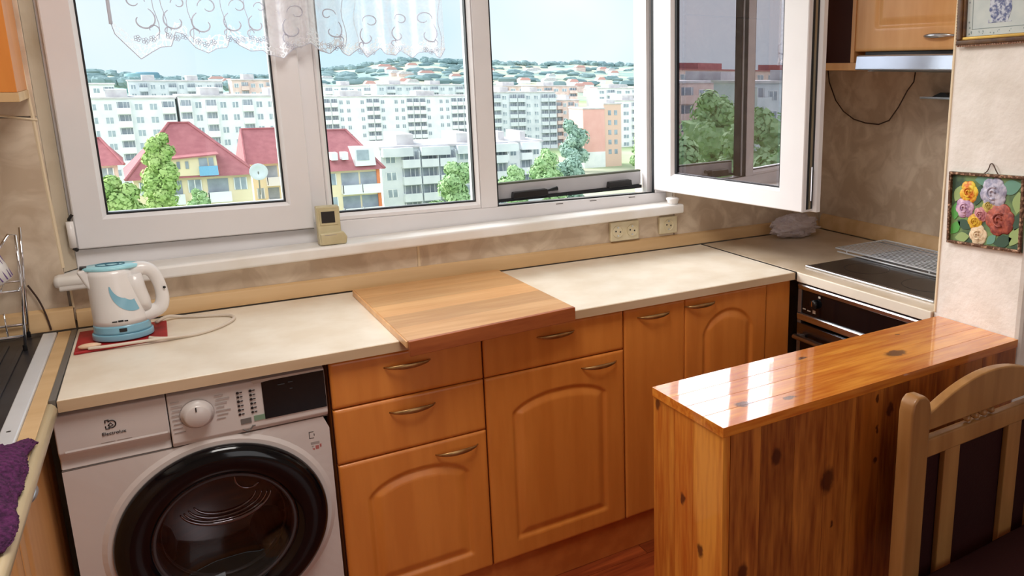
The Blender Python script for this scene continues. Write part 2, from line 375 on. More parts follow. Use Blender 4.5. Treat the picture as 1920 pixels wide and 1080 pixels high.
# left sash, closed, standing proud of the frame
def sash(par, x0, x1, z0, z1, y0, y1, gx0, gx1, gz0, gz1, T=None, gm='glass', mat_='pvc'):
    """sash: four profile bars with a chamfer towards the pane, gasket and glass"""
    def put(name, mb, m, p, **k):
        if T: mb.xf(T)
        return obj(name, mb, m, p, **k)
    yc = y0 + .012
    bars = []
    sh = put('sash', MB(), M[mat_], par) if 0 else None
    m = MB()
    # mitred frame built from outer ring, face ring, chamfer ring, inner ring
    def ring(xa, xb, za, zb, y): return [(xa, y, za), (xb, y, za), (xb, y, zb), (xa, y, zb)]
    c = .010
    rings = [ring(x0, x1, z0, z1, y1), ring(x0, x1, z0, z1, y0 + .003), ring(x0 + .003, x1 - .003, z0 + .003, z1 - .003, y0),
             ring(gx0 - c, gx1 + c, gz0 - c, gz1 + c, y0), ring(gx0, gx1, gz0, gz1, yc), ring(gx0, gx1, gz0, gz1, y1)]
    for r in rings: m.v += r
    for q in range(6):
        a = q * 4; b = ((q + 1) % 6) * 4
        for j in range(4): m.f.append((a + j, a + (j + 1) % 4, b + (j + 1) % 4, b + j))
    s_ = put('sash', m, M[mat_], par)
    g = MB(); gw = .0045; yg = yc + .001
    for (a, b, c_, d) in ((gx0, gx1, gz0, gz0 + gw), (gx0, gx1, gz1 - gw, gz1), (gx0, gx0 + gw, gz0 + gw, gz1 - gw), (gx1 - gw, gx1, gz0 + gw, gz1 - gw)):
        g.box(a, b, yg, yg + .02, c_, d)
    put('gasket', g, M['gasket'], s_)
    put('glass_pane', MB().quad((gx0 + .002, yg + .006, gz0 + .002), (gx1 - .002, yg + .006, gz0 + .002), (gx1 - .002, yg + .006, gz1 - .002), (gx0 + .002, yg + .006, gz1 - .002)), M[gm], s_, fix=False)
    return s_
s1 = sash(w1, -.226, .357, .204, ZT - .01, .030, .112, -.153, .287, .290, ZT - .09)
# hinge on the lower left corner
hg = obj('hinge', MB().tube([(-.234, .022, .212), (-.234, .022, .282)], .0085, 10), M['whiteplastic'], s1, smooth=True)
obj('hinge_cap', MB().tube([(-.234, .022, .284), (-.234, .022, .288), (-.226, .024, .300)], .004, 8).tube([(-.234, .022, .210), (-.226, .024, .203)], .005, 8), M['black'], s1)
obj('seal_line', MB().box(-.2275, -.2245, .027, .031, .2, .2035).box(-.226, .357, .040, .054, .2005, .2035), M['grey'], s1)
# middle bay, fixed pane with glazing bead
w2 = thing('window_2', None, None, (.65, .09, .15)); w2['kind'] = 'structure'
sash(w2, .4025, .8975, .2155, ZT - .061, .0555, .12, .420, .884, .238, ZT - .085)
# right bay: open casement, insect screen slid down behind
w3 = thing('window_3', None, None, (1.29, .09, .15)); w3['kind'] = 'structure'
obj('frame_gasket', MB().box(.9585, .9625, .058, .075, .216, ZT - .062).box(1.6075, 1.6115, .058, .075, .216, ZT - .062).box(.9625, 1.6075, .062, .072, .2155, .219), M['gasket'], w3)
obj('screen_guide', MB().box(1.592, 1.6065, .085, .12, .216, ZT - .062), M['pvc'], w3)
obj('screen_guide', MB().box(.9635, .968, .085, .12, .216, ZT - .062), M['gasket'], w3)
sb = obj('screen_bar', MB().prism([(.968, .228), (1.59, .245), (1.59, .296), (.968, .280)], .128, .150, 'y'), M['screenbar'], w3, bevel=.002)
obj('screen_brush', MB().prism([(.968, .280), (1.59, .296), (1.59, .303), (.968, .287)], .130, .150, 'y'), mat('olive_brush', S(92, 96, 84), .8), sb)
obj('screen_track', MB().prism([(.968, .219), (1.59, .230), (1.59, .243), (.968, .229)], .120, .15, 'y'), M['gasket'], w3)
for a, b, z in ((1.035, 1.175, .232), (1.43, 1.535, .243)):
    c_ = obj('screen_clip', MB().prism([(a, z), (b, z + .003), (b - .004, z + .026), (a + .004, z + .022)], .100, .127, 'y'), M['black'], w3, bevel=.003)
obj('clip_lever', MB().tube([(1.175, .112, .250), (1.215, .112, .256)], [.004, .008], 8), M['black'], w3)
for x in (1.18, 1.32, 1.49): obj('drain_slot', B(x, x + .028, .0535, .0549, .2055, .2085), M['grey'], w3)
# open casement: swung into the room by 100 degrees about its right jamb
ang = math.atan2(-.98457799, .17494625) - PI      # closed sash points to -x from the hinge
TS = Matrix.Translation((1.612, .034, 0)) @ Matrix.Rotation(ang, 4, 'Z')
# built closed: hinge at x=0, free end at x=-.633, room face at y=0, outdoor face at y=+.07 ; outdoor face turns towards us
def sash_open(par):
    x0, x1, z0, z1 = -.722, .028, .224, ZT - .01
    gx0, gx1, gz0, gz1 = -.608, -.082, .300, ZT - .09
    m = MB()
    def ring(xa, xb, za, zb, y): return [(xa, y, za), (xb, y, za), (xb, y, zb), (xa, y, zb)]
    c = .010; yo = .0; yi = -.080      # yo = outdoor face, yi = room face
    # outdoor side ring (slightly smaller rebate) and the wider room flange
    f = .018
    rings = [ring(x0 - .012, x1, z0, z1, yi), ring(x0 - .012, x1, z0, z1, yi + .020), ring(x0 + f * .2, x1 - f * .2, z0 + .004, z1 - .004, yi + .024),
             ring(x0 + f * .2, x1 - f * .2, z0 + .004, z1 - .004, yo - .003), ring(x0 + f * .2 + .003, x1 - .006, z0 + .007, z1 - .007, yo),
             ring(gx0 - c, gx1 + c, gz0 - c, gz1 + c, yo), ring(gx0, gx1, gz0, gz1, yo - .012), ring(gx0, gx1, gz0, gz1, yi + .01), ring(gx0 - c, gx1 + c, gz0 - c, gz1 + c, yi)]
    for r in rings: m.v += r
    n = len(rings)
    for q in range(n):
        a = q * 4; b = ((q + 1) % n) * 4
        for j in range(4): m.f.append((a + j, a + (j + 1) % 4, b + (j + 1) % 4, b + j))
    s_ = obj('sash', m.xf(TS), M['pvc'], par, label='white casement swung open into the room')
    g = MB(); gw = .006
    for (a, b, c_, d) in ((gx0, gx1, gz0, gz0 + gw * .7), (gx0, gx1, gz1 - gw, gz1), (gx0, gx0 + gw * .6, gz0 + gw, gz1 - gw), (gx1 - gw * 1.8, gx1, gz0 + gw, gz1 - gw)):
        g.box(a, b, yo - .030, yo - .013, c_, d)
    obj('gasket', g.xf(TS), M['gasket'], s_)
    obj('glass_pane', MB().quad((gx0, yo - .02, gz0), (gx1, yo - .02, gz0), (gx1, yo - .02, gz1), (gx0, yo - .02, gz1)).xf(TS), M['lowe'], s_, fix=False)
    sp = MB(); sp.box(gx1 - .03, gx1 - .022, yo - .045, yo - .032, gz0, gz1).box(gx0 + .022, gx0 + .03, yo - .045, yo - .032, gz0, gz1)
    obj('spacer', sp.xf(TS), M['steel'], s_)
    # fittings groove on the free edge
    xe = x0 + f * .2
    e = MB().box(xe - .0015, xe + .0005, -.0545, -.043, z0 + .012, z1 - .02).box(xe - .0015, xe + .0005, -.031, -.021, z0 + .012, z1 - .02)
    obj('edge_groove', e.xf(TS), M['gasket'], s_)
    obj('fitting_rail', MB().box(xe - .0030, xe + .0005, -.0425, -.0315, z0 + .012, z1 - .02).xf(TS), mat('dull_fitting', S(150, 140, 118), .4, metal=.6), s_)
    obj('locking_pin', MB().tube([tuple(TS @ Vector((xe - .006, -.037, .265))), tuple(TS @ Vector((xe - .006, -.037, .38)))], .003, 8), M['chrome'], s_)
    return s_
s3 = sash_open(w3)
kb = thing('white_knob', 'small round white cap under the open casement at the sill end', 'cap', (1.655, .01, sillz(1.655)))
kb.location = (1.648, -.018, sillz(1.648)); ORI[kb] = Vector(kb.location)
obj('cap', MB().lathe([(.020, .0005), (.022, .010), (.026, .018), (.027, .023), (.018, .026)], (1.648, -.018, sillz(1.648)), 20), M['whiteplastic'], kb, smooth=True)

# ================================================================== LACE VALANCE
def hemz(x):
    pts = [(-.082, .795), (-.076, .765), (-.055, .738), (-.027, .703), (.0, .722), (.02, .735), (.045, .738), (.058, .776), (.075, .770), (.10, .735), (.128, .722), (.150, .735), (.175, .738), (.186, .768), (.205, .745), (.232, .730), (.262, .733), (.277, .722),
           (.312, .712), (.348, .742), (.392, .757), (.410, .735), (.442, .728), (.460, .750), (.474, .733), (.494, .722), (.520, .745), (.548, .719), (.580, .748), (.605, .730), (.624, .727), (.648, .742), (.674, .720), (.705, .738), (.740, .740), (.770, .722), (.78, .75)]
    for (a, za), (b, zb) in zip(pts, pts[1:]):
        if a <= x <= b: return za + (zb - za) * (x - a) / (b - a)
    return pts[-1][1] if x > .5 else pts[0][1]
def foldy(x, h=0):
    k = .004 if x < .27 else .014
    return -.004 + k * math.sin(x * (46 if x < .27 else 118) + .6 * math.sin(x * 31)) + .003 * math.sin(x * 200) * (x > .28)
def lace_material():
    m = bpy.data.materials.new('white_lace'); m.use_nodes = True; nt = m.node_tree; nt.nodes.clear(); L = nt.links.new
    o = N(nt, 'ShaderNodeOutputMaterial'); t = N(nt, 'ShaderNodeBsdfTransparent'); d = N(nt, 'ShaderNodeBsdfDiffuse'); tr = N(nt, 'ShaderNodeBsdfTranslucent')
    d.inputs[0].default_value = S(245, 245, 250); tr.inputs[0].default_value = S(245, 245, 252)
    a = N(nt, 'ShaderNodeMixShader'); a.inputs[0].default_value = .6; L(d.outputs[0], a.inputs[1]); L(tr.outputs[0], a.inputs[2])
    x = N(nt, 'ShaderNodeMixShader'); L(t.outputs[0], x.inputs[1]); L(a.outputs[0], x.inputs[2]); L(x.outputs[0], o.inputs[0])
    uv = N(nt, 'ShaderNodeTexCoord'); sp = N(nt, 'ShaderNodeSeparateXYZ'); L(uv.outputs['UV'], sp.inputs[0])
    # band above the hem: flower net made of cell walls
    vo = N(nt, 'ShaderNodeTexVoronoi', feature='DISTANCE_TO_EDGE'); vo.inputs['Scale'].default_value = 95; L(uv.outputs['UV'], vo.inputs['Vector'])
    lt = N(nt, 'ShaderNodeMath', operation='LESS_THAN'); L(vo.outputs['Distance'], lt.inputs[0]); lt.inputs[1].default_value = .11
    nz = N(nt, 'ShaderNodeTexNoise'); nz.inputs['Scale'].default_value = 26; L(uv.outputs['UV'], nz.inputs['Vector'])
    nb = N(nt, 'ShaderNodeMath', operation='MULTIPLY_ADD'); L(nz.outputs['Fac'], nb.inputs[0]); nb.inputs[1].default_value = .09; nb.inputs[2].default_value = -.012
    band = N(nt, 'ShaderNodeMath', operation='LESS_THAN'); L(sp.outputs['Y'], band.inputs[0]); L(nb.outputs[0], band.inputs[1])
    mu = N(nt, 'ShaderNodeMath', operation='MULTIPLY'); L(lt.outputs[0], mu.inputs[0]); L(band.outputs[0], mu.inputs[1])
    # gathered half is denser
    gr = N(nt, 'ShaderNodeMapRange'); L(sp.outputs['X'], gr.inputs[0]); gr.inputs[1].default_value = .26; gr.inputs[2].default_value = .29; gr.inputs[3].default_value = .07; gr.inputs[4].default_value = .40
    n3 = N(nt, 'ShaderNodeTexNoise'); n3.inputs['Scale'].default_value = 34; L(uv.outputs['UV'], n3.inputs['Vector'])
    m3 = N(nt, 'ShaderNodeMath', operation='MULTIPLY_ADD'); L(n3.outputs['Fac'], m3.inputs[0]); m3.inputs[1].default_value = 1.6; m3.inputs[2].default_value = .2
    gm = N(nt, 'ShaderNodeMath', operation='MULTIPLY'); L(gr.outputs[0], gm.inputs[0]); L(m3.outputs[0], gm.inputs[1])
    mx = N(nt, 'ShaderNodeMath', operation='MULTIPLY_ADD'); L(mu.outputs[0], mx.inputs[0]); mx.inputs[1].default_value = .6; L(gm.outputs[0], mx.inputs[2]); mx.use_clamp = True
    L(mx.outputs[0], x.inputs[0]); return m
cv = thing('lace_valance', 'short white lace valance with scalloped hem hanging across the top of the left panes', 'curtain', (.35, -.004, 1.3))
lm = MB(); NU, NV = 420, 10; uvs = []
for j in range(NV + 1):
    for i in range(NU + 1):
        x = -.082 + (.862) * i / NU; h = hemz(x); z = h + (1.30 - h) * (j / NV) ** 1.4
        taper = 1 - .35 * (j / NV)
        lm.v.append((x, foldy(x) * taper, z)); uvs.append((x, z - h))
for j in range(NV):
    for i in range(NU):
        a = j * (NU + 1) + i; lm.f.append((a, a + 1, a + NU + 2, a + NU + 1))
lm.uv = uvs
obj('lace_cloth', lm, lace_material(), cv, smooth=True, fix=False)
thread = bpy.data.materials.new('lace_thread'); thread.use_nodes = True; nt = thread.node_tree; nt.nodes.clear()
_o = N(nt, 'ShaderNodeOutputMaterial'); _d = N(nt, 'ShaderNodeBsdfDiffuse'); _t = N(nt, 'ShaderNodeBsdfTranslucent'); _m = N(nt, 'ShaderNodeMixShader')
_d.inputs[0].default_value = S(240, 240, 250); _t.inputs[0].default_value = S(212, 214, 222); _m.inputs[0].default_value = .6
nt.links.new(_d.outputs[0], _m.inputs[1]); nt.links.new(_t.outputs[0], _m.inputs[2]); nt.links.new(_m.outputs[0], _o.inputs[0])
hm = MB().tube([(x, foldy(x) - .0004, hemz(x)) for x in [-.082 + .862 * i / 300 for i in range(301)]], .0011, 5)
hm.tube([(-.0815, foldy(-.08), .79 + .05 * i) for i in range(10)], .0042, 5)
obj('hem', hm, thread, cv)
def curl(cx, cz, r, a0, a1, mir=1, r2=None, wth=.0013):
    P = []
    for i in range(22):
        t = i / 21; a = a0 + (a1 - a0) * t; q = r * (1 - .62 * t) if r2 is None else r + (r2 - r) * t
        x = cx + mir * q * math.cos(a); z = cz + q * math.sin(a); P.append((x, foldy(x) - .0008, z))
    return P, [wth * (1 + .8 * math.sin(PI * i / 21)) for i in range(22)]
for (cx, cz, sc_) in ((-.012, .800, 1.0), (.060, .800, .8), (.125, .795, 1.0), (.200, .800, .85), (.255, .80, .8), (.345, .79, .9), (.455, .79, .9), (.548, .775, .9), (.640, .785, .8), (.735, .79, 1.0)):
    em = MB(); rq = random.Random(int((cx + 1) * 977)); mir = -1 if rq.random() < .35 else 1
    p, r = curl(cx, cz + .004, .034 * sc_ * rq.uniform(.85, 1.15), -PI * 1.35, PI * .15, mir, wth=.0012); em.tube(p, r, 5)
    p, r = curl(cx + mir * .014 * sc_, cz + .050, .022 * sc_ * rq.uniform(.8, 1.2), PI * 1.0, -PI * .8, mir, wth=.0010); em.tube(p, r, 5)
    p, r = curl(cx - mir * .020 * sc_, cz - .020, .015 * sc_ * rq.uniform(.8, 1.3), PI * 1.4, -PI * .1, mir, wth=.0009); em.tube(p, r, 5)
    em.tube([(cx - .030 * mir * sc_ + .005 * math.sin(q), foldy(cx) - .0008, cz - .045 * sc_ + .02 * q) for q in range(9)], .0009, 5)
    for (fx, fz) in ((0, -.050), (.017, -.044), (-.017, -.044)):
        for i in range(5):
            a = i * 2 * PI / 5
            em.tube([(cx + fx + .005 * math.cos(a) + .0035 * math.cos(a + q), foldy(cx) - .001, cz + fz * sc_ + .005 * math.sin(a) + .0035 * math.sin(a + q)) for q in [w_ * PI / 3 for w_ in range(7)]], .0007, 4)
    obj('embroidery', em, thread, cv)
obj('curtain_rod', MB().tube([(-.12, -.006, 1.31), (.82, -.006, 1.31)], .006, 10), M['whiteplastic'], cv, smooth=True)

# ================================================================== MAIN WORKTOP, BOARD
wt = thing('worktop', 'long cream laminate worktop running under the window', 'worktop', (.75, -.3, -.028))
def slabpoly(name, poly, z0, z1, m, par, bev=.003): return obj(name, MB().prism(poly, z0, z1), m, par, bevel=bev)
slabpoly('slab', [(-.252, -.0215), (1.784, -.0215), (1.784, -.597), (-.2765, -.597)], -.027, 0, M['counter'], wt)
obj('edge_band', B(-.276, 1.784, -.6005, -.5975, -.0265, -.0015), M['edge'], wt)
obj('corner_joint', MB().box(1.7845, 1.7905, -.60, -.0215, -.027, .0008), M['ink'], wt, label='black joint strip against the side worktop')
rt = thing('side_worktop', 'beige worktop around the hob along the right wall', 'worktop', (2.12, -.6, -.03))
slabpoly('slab', [(1.795, -.0215), (2.441, -.0215), (2.441, -1.196), (1.795, -1.196)], -.033, 0, M['counter_r'], rt)
obj('edge_band', MB().prism([(-.603, -.0), (-1.196, -.0), (-1.196, -.033), (-.603, -.033)], 1.789, 1.7945, 'x'), mat('pale_edge', S(232, 222, 206), .35), rt, bevel=.002)

bd = thing('pastry_board', 'beech pastry board with a front lip laid over the worktop', 'board', (.66, -.36, 0))
bp = [(.4306, -.077), (.8973, -.064), (.9072, -.617), (.4235, -.668)]
nb = 5
M['beech'] = wood('beech_staves', S(226, 178, 122), S(206, 150, 94), 'X', scale=1, coat=.15, rough=.4, contrast=.9, bands=14)
M['beechlip'] = wood('beech_lip', S(176, 98, 50), S(150, 76, 36), 'X', scale=1, coat=.15, rough=.45, contrast=.9)
def lerp(a, b, t): return tuple(p + (q - p) * t for p, q in zip(a, b))
for i in range(nb):
    a0, a1 = lerp(bp[0], bp[3], i / nb), lerp(bp[0], bp[3], (i + 1) / nb); b0, b1 = lerp(bp[1], bp[2], i / nb), lerp(bp[1], bp[2], (i + 1) / nb)
    obj('stave', MB().prism([a0, a1, b1, b0], .0012, .0195), M['beech'], bd)
obj('front_lip', MB().prism([(.4235, -.6685), (.9072, -.6175), (.9074, -.6315), (.4237, -.6825)], -.019, .0205), M['beechlip'], bd, bevel=.0015)
obj('side_band', MB().prism([(.4306, -.077), (.4266, -.077), (.4195, -.668), (.4233, -.668)], .0012, .0180), M['beech'], bd)

# ================================================================== CABINETS
def arch_door(name, x0, x1, z0, z1, y, par, m, inset=(.075, .075, .06, .10), rise=.055, arch=True, thick=.018, panelled=True, axis='x', res=.005):
    """door slab whose front face carries a routed arch groove; front faces -y (or -x with axis='y')"""
    W_, H_ = x1 - x0, z1 - z0
    nu, nv = max(2, int(W_ / res)), max(2, int(H_ / res))
    l, r, b, t = inset
    def dep(x, z):
        d = 0
        e = min(x - x0, x1 - x, z - z0, z1 - z)
        if e < .004: d += (.004 - e) * .6
        if panelled:
            ax0, ax1 = x0 + l, x1 - r; c = (ax0 + ax1) / 2; hw = (ax1 - ax0) / 2
            if arch:
                u = (x - c) / hw
                zt = z1 - t - rise * 1.25 * (1 - math.sqrt(1 - .95 * min(1, abs(u)) ** 2))
            else: zt = z1 - t
            s = min(x - ax0, ax1 - x, z - (z0 + b), (zt - z) * (.92 if arch else 1))
            if s > 0:
                if s < .006: d += .0065 * s / .006
                elif s < .010: d += .0065
                elif s < .030: d += .0065 * (1 - (s - .010) / .020)
        return d
    mb = MB()
    base = 0
    for j in range(nv + 1):
        for i in range(nu + 1):
            x = x0 + W_ * i / nu; z = z0 + H_ * j / nv; q = y + dep(x, z)
            mb.v.append((x, q, z) if axis == 'x' else (q, x, z))
    for j in range(nv):
        for i in range(nu):
            a = j * (nu + 1) + i; mb.f.append((a, a + 1, a + nu + 2, a + nu + 1))
    # sides and back
    per = [i for i in range(nu + 1)] + [(nu + 1) * j + nu for j in range(1, nv + 1)] + [(nu + 1) * nv + i for i in range(nu - 1, -1, -1)] + [(nu + 1) * j for j in range(nv - 1, 0, -1)]
    bs = len(mb.v)
    for p in per:
        v = mb.v[p]; mb.v.append((v[0], y + thick, v[2]) if axis == 'x' else (y + thick, v[1], v[2]))
    n = len(per)
    for k in range(n): mb.f.append((per[k], bs + k, bs + (k + 1) % n, per[(k + 1) % n]))
    mb.f.append(tuple(bs + k for k in range(n)))
    return obj(name, mb, m, par, smooth=True)
def handle(par, c, y, z, L_=.118, axis='x', m='bronze', out=.021, hw=.0075, tilt=0):
    P = []; r = []
    for i in range(15):
        t = i / 14; u = t * 2 - 1
        o_ = y - out * (1 - u * u) ** .6; a = c + u * L_ / 2
        P.append((a, o_, z + tilt * u) if axis == 'x' else (o_, a, z + tilt * u)); r.append(.0022 + (hw - .0022) * (1 - abs(u) ** 2.2))
    mb = MB()
    base = len(mb.v); n = 8
    for p, q in zip(P, r):
        for j in range(n):
            w = 2 * PI * j / n; dz, dy = math.sin(w) * q, math.cos(w) * min(q, .003)
            mb.v.append((p[0], p[1] + dy, p[2] + dz) if axis == 'x' else (p[0] + dy, p[1], p[2] + dz))
    for k in range(14):
        for j in range(n):
            a = base + k * n; mb.f.append((a + j, a + (j + 1) % n, a + n + (j + 1) % n, a + n + j))
    mb.f.append(tuple(range(n))[::-1]); mb.f.append(tuple(base + 14 * n + j for j in range(n)))
    for e in (P[0], P[-1]):
        mb.tube([e, (e[0], y + .003, e[2]) if axis == 'x' else (y + .003, e[1], e[2])], .0022, 6)
    return obj('handle', mb, M[m], par, smooth=True, label='slim bow handle of brushed antique bronze')
FY = -.580
def carcass(par, x0, x1, z0=-.77, z1=-.030):
    obj('carcass', B(x0 + .0005, x1 - .0005, -.555, -.03, z0, z1), M['laminate'], par)
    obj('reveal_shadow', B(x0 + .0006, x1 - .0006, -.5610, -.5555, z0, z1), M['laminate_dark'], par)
c1 = thing('drawer_cabinet', 'orange base cabinet with two drawers over an arched door beside the washing machine', 'cabinet', (.45, -.3, ZF))
x0, x1 = .2505, .6450
carcass(c1, x0, x1)
d = arch_door('drawer', x0 + .002, x1 - .002, -.1565, -.034, FY, c1, M['laminate'], panelled=False); handle(d, .442, FY, -.071)
d = arch_door('drawer', x0 + .002, x1 - .002, -.3085, -.1605, FY, c1, M['laminate'], panelled=False); handle(d, .447, FY, -.197)
d = arch_door('door', x0 + .002, x1 - .002, -.7445, -.3125, FY, c1, M['laminate'], (.066, .054, .058, .060)); handle(d, .558, FY, -.349)
c2 = thing('wide_door_cabinet', 'orange base cabinet with one wide drawer over a tall arched door', 'cabinet', (.87, -.3, ZF))
x0, x1 = .6460, 1.0960
carcass(c2, x0, x1)
d = arch_door('drawer', x0 + .002, x1 - .002, -.1565, -.034, FY, c2, M['laminate'], panelled=False); handle(d, .868, FY, -.067)
d = arch_door('door', x0 + .002, x1 - .002, -.7445, -.1605, FY, c2, M['laminate'], (.076, .064, .058, .0755), rise=.05); handle(d, 1.008, FY, -.191)
c3 = thing('corner_cabinet', 'orange base cabinet with a plain door and an arched door next to the oven', 'cabinet', (1.4, -.3, ZF))
carcass(c3, 1.097, 1.674)
d = arch_door('door', 1.099, 1.325, -.7445, -.034, FY, c3, M['laminate'], panelled=False); handle(d, 1.206, FY, -.065)
d = arch_door('door', 1.3275, 1.672, -.7445, -.034, FY, c3, M['laminate'], (.072, .062, .062, .058), rise=.085); handle(d, 1.387, FY, -.059)
obj('filler_panel', B(1.6745, 1.781, -.577, -.560, -.7445, -.032), M['laminate'], c3, bevel=.001)
obj('trim_5', B(.25, 1.789, -.566, -.551, ZF + .001, -.7475), M['kick'], kind='structure', label='orange plinth board under the base cabinets')

# ================================================================== WASHING MACHINE
wm = thing('washing_machine', 'white front-loading washing machine with a big black round door', 'washing machine', (-.026, -.32, ZF))
X0, X1, Z0, Z1 = -.290, .240, ZF + .012, -.036
obj('body', B(X0, X1, -.556, -.04, Z0, Z1), M['white'], wm, bevel=.004)
cx, cz, Rr = -.006, -.402, .222
fp = MB(); n = 64; hole = .150
outer = []
for j in range(n):
    a = 2 * PI * j / n; c_, s_ = math.cos(a), math.sin(a)
    t = min((X1 - cx) / c_ if c_ > 1e-6 else ((X0 - cx) / c_ if c_ < -1e-6 else 1e9), (-.168 - cz) / s_ if s_ > 1e-6 else ((Z0 - cz) / s_ if s_ < -1e-6 else 1e9))
    outer.append((cx + c_ * t, cz + s_ * t))
for k, (rr, yy) in enumerate(((None, -.5605), (None, -.578), (.242, -.580), (.232, -.586), (hole, -.586), (hole, -.556))):
    for j in range(n):
        a = 2 * PI * j / n
        p = outer[j] if rr is None else (cx + math.cos(a) * rr, cz + math.sin(a) * rr)
        fp.v.append((p[0], yy, p[1]))
for k in range(5):
    for j in range(n): a = k * n; fp.f.append((a + j, a + (j + 1) % n, a + n + (j + 1) % n, a + n + j))
obj('front_panel', fp, M['white'], wm)
# fascia: leans out slightly, with detergent drawer at left
obj('fascia', MB().prism([(-.556, -.036), (-.583, -.041), (-.586, -.155), (-.579, -.1655), (-.556, -.1655)], -.088, X1, 'x'), M['white'], wm, bevel=.003)
dd = obj('detergent_drawer', MB().prism([(-.556, -.036), (-.583, -.041), (-.5865, -.122), (-.5835, -.128), (-.570, -.146), (-.572, -.156), (-.578, -.1655), (-.556, -.1655)], X0, -.0895, 'x'), M['white'], wm, bevel=.003)
obj('drawer_grip', MB().prism([(-.5868, -.1195), (-.5882, -.1235), (-.5868, -.1275)], X0 + .012, -.094, 'x'), M['white'], dd)
obj('panel_gap', B(X0 + .001, X1 - .001, -.5785, -.556, -.1675, -.166), M['grey'], wm)
T0 = FRONT
YD = -.5868
def bars(lst, y=YD, h=.0022):
    m = MB()
    for (xa, xb, z) in lst: m.box(xa, xb, y, y + .001, z - h / 2, z + h / 2)
    return m
# emblem: a ring with an opened square corner
eb = MB(); ex, ez = -.1925, -.078
eb.tube([(ex + .0078 * math.cos(a), YD + .0016, ez + .0085 * math.sin(a)) for a in [i * PI / 12 for i in range(-9, 10)]], .0013, 5)
eb.tube([(ex - .0035, YD + .0016, ez + .0100), (ex - .0105, YD + .0016, ez + .0100), (ex - .0105, YD + .0016, ez + .004)], .0013, 5)
eb.tube([(ex - .0105, YD + .0016, ez - .003), (ex - .0105, YD + .0016, ez - .0095), (ex - .0035, YD + .0016, ez - .0095)], .0013, 5)
eb.tube([(ex - .006, YD + .0016, ez - .002), (ex - .001, YD + .0016, ez + .003), (ex + .003, YD + .0016, ez - .003), (ex - .002, YD + .0016, ez - .005), (ex - .006, YD + .0016, ez - .002)], .0011, 5)
obj('emblem', eb, M['ink'], wm)
text_mesh('wordmark', 'Electrolux', .0105, M['ink'], wm, T0(-.190, -.5866, -.0985))
obj('model_line', bars([(-.215, -.190, -.117), (-.186, -.160, -.117)], y=-.5872, h=.0013), M['faint'], wm)
kn = obj('program_knob', MB().lathe([(.033, -.584), (.033, -.588), (.028, -.589), (.0265, -.606), (.023, -.609), (.0001, -.609)], (-.034, 0, -.093), 40, 'y'), M['white'], wm, smooth=True)
obj('knob_ring', MB().lathe([(.0345, -.5845), (.0345, -.5868), (.0330, -.5868)], (-.034, 0, -.093), 40, 'y', caps=False), M['faint'], kn)
obj('knob_mark', B(-.0375, -.0350, -.6100, -.6088, -.080, -.070), M['ink'], kn)
lst = []
for i in range(8): lst += [(-.083 + .001 * (i % 3), -.083 + .001 * (i % 3) + .018 + .004 * ((i * 7) % 3), -.056 - i * .0105)]
for i in range(7): lst += [(.003 + .002 * (i % 2), .003 + .018 + .006 * ((i * 5) % 3), -.058 - i * .0095)]
obj('program_list', bars(lst, h=.0016), M['faint'], wm, kind='stuff')
ic = MB()
for cxx in (.050, .0765):
    for i in range(6):
        z = -.062 - i * .0108
        ic.lathe([(.0001, YD), (.0034 - .0004 * (i % 2), YD + .0001), (.0034 - .0004 * (i % 2), YD + .001)], (cxx, 0, z), 8, 'y')
        ic.box(cxx + .004, cxx + .0095, YD, YD + .001, z - .0008, z + .0014)
obj('status_icon', ic, M['ink'], wm, kind='stuff')
obj('function_badge', B(.050, .072, YD - .0004, YD + .0008, -.141, -.128), M['grey'], wm)
obj('function_badge', B(.078, .103, YD - .0004, YD + .0008, -.139, -.126), M['green'], wm)
obj('cursor_mark', MB().tube([(.052, YD, -.154), (.060, YD, -.160), (.068, YD, -.158), (.074, YD, -.149), (.079, YD, -.150)], .0016, 5), M['grey'], wm)
dp = obj('display', MB().prism([(-.5572, -.0445), (-.5850, -.0450), (-.5878, -.1395), (-.5572, -.1395)], .101, .2385, 'x'), M['blackgloss'], wm)
obj('display_mark', bars([(.135, .150, -.060), (.158, .168, -.058), (.160, .166, -.075)], y=-.5872, h=.002), mat('dim_mark', S(60, 62, 66), .5), dp)
obj('protective_film', MB().prism([(.080, -.0385), (.232, -.0385), (.232, -.0435), (.12, -.0445), (.085, -.048)], -.5860, -.5850, 'y'), mat('film', S(205, 195, 185), .3), wm)
obj('rating_mark', MB().box(.192, .1935, -.5795, -.578, -.219, -.201).box(.192, .203, -.5795, -.578, -.2025, -.201).box(.192, .203, -.5795, -.578, -.219, -.2175).box(.203, .2045, -.5795, -.578, -.213, -.207), M['ink'], wm)
obj('rating_mark', MB().box(.194, .214, -.5795, -.578, -.236, -.229).box(.192, .200, -.5795, -.578, -.243, -.239), M['faint'], wm)
obj('rating_mark', MB().box(.204, .212, -.5795, -.578, -.250, -.240).box(.196, .202, -.5795, -.578, -.251, -.246).box(.214, .218, -.5795, -.578, -.246, -.238), M['redprint'], wm)
dr = obj('door', MB().lathe([(.150, -.586), (.222, -.5865), (.2225, -.592), (.219, -.602), (.208, -.609), (.190, -.612), (.170, -.610), (.156, -.604), (.150, -.596), (.150, -.586)], (cx, 0, cz), 96, 'y', caps=False), M['blackgloss'], wm, smooth=True)
dg_ = glass('door_bowl_glass', .05, (.50, .48, .50, 1))
obj('door_glass', MB().lathe([(.152, -.600), (.140, -.597), (.12, -.590), (.08, -.578), (.04, -.572), (.0001, -.570)], (cx, 0, cz), 64, 'y', caps=False), dg_, dr, smooth=True)
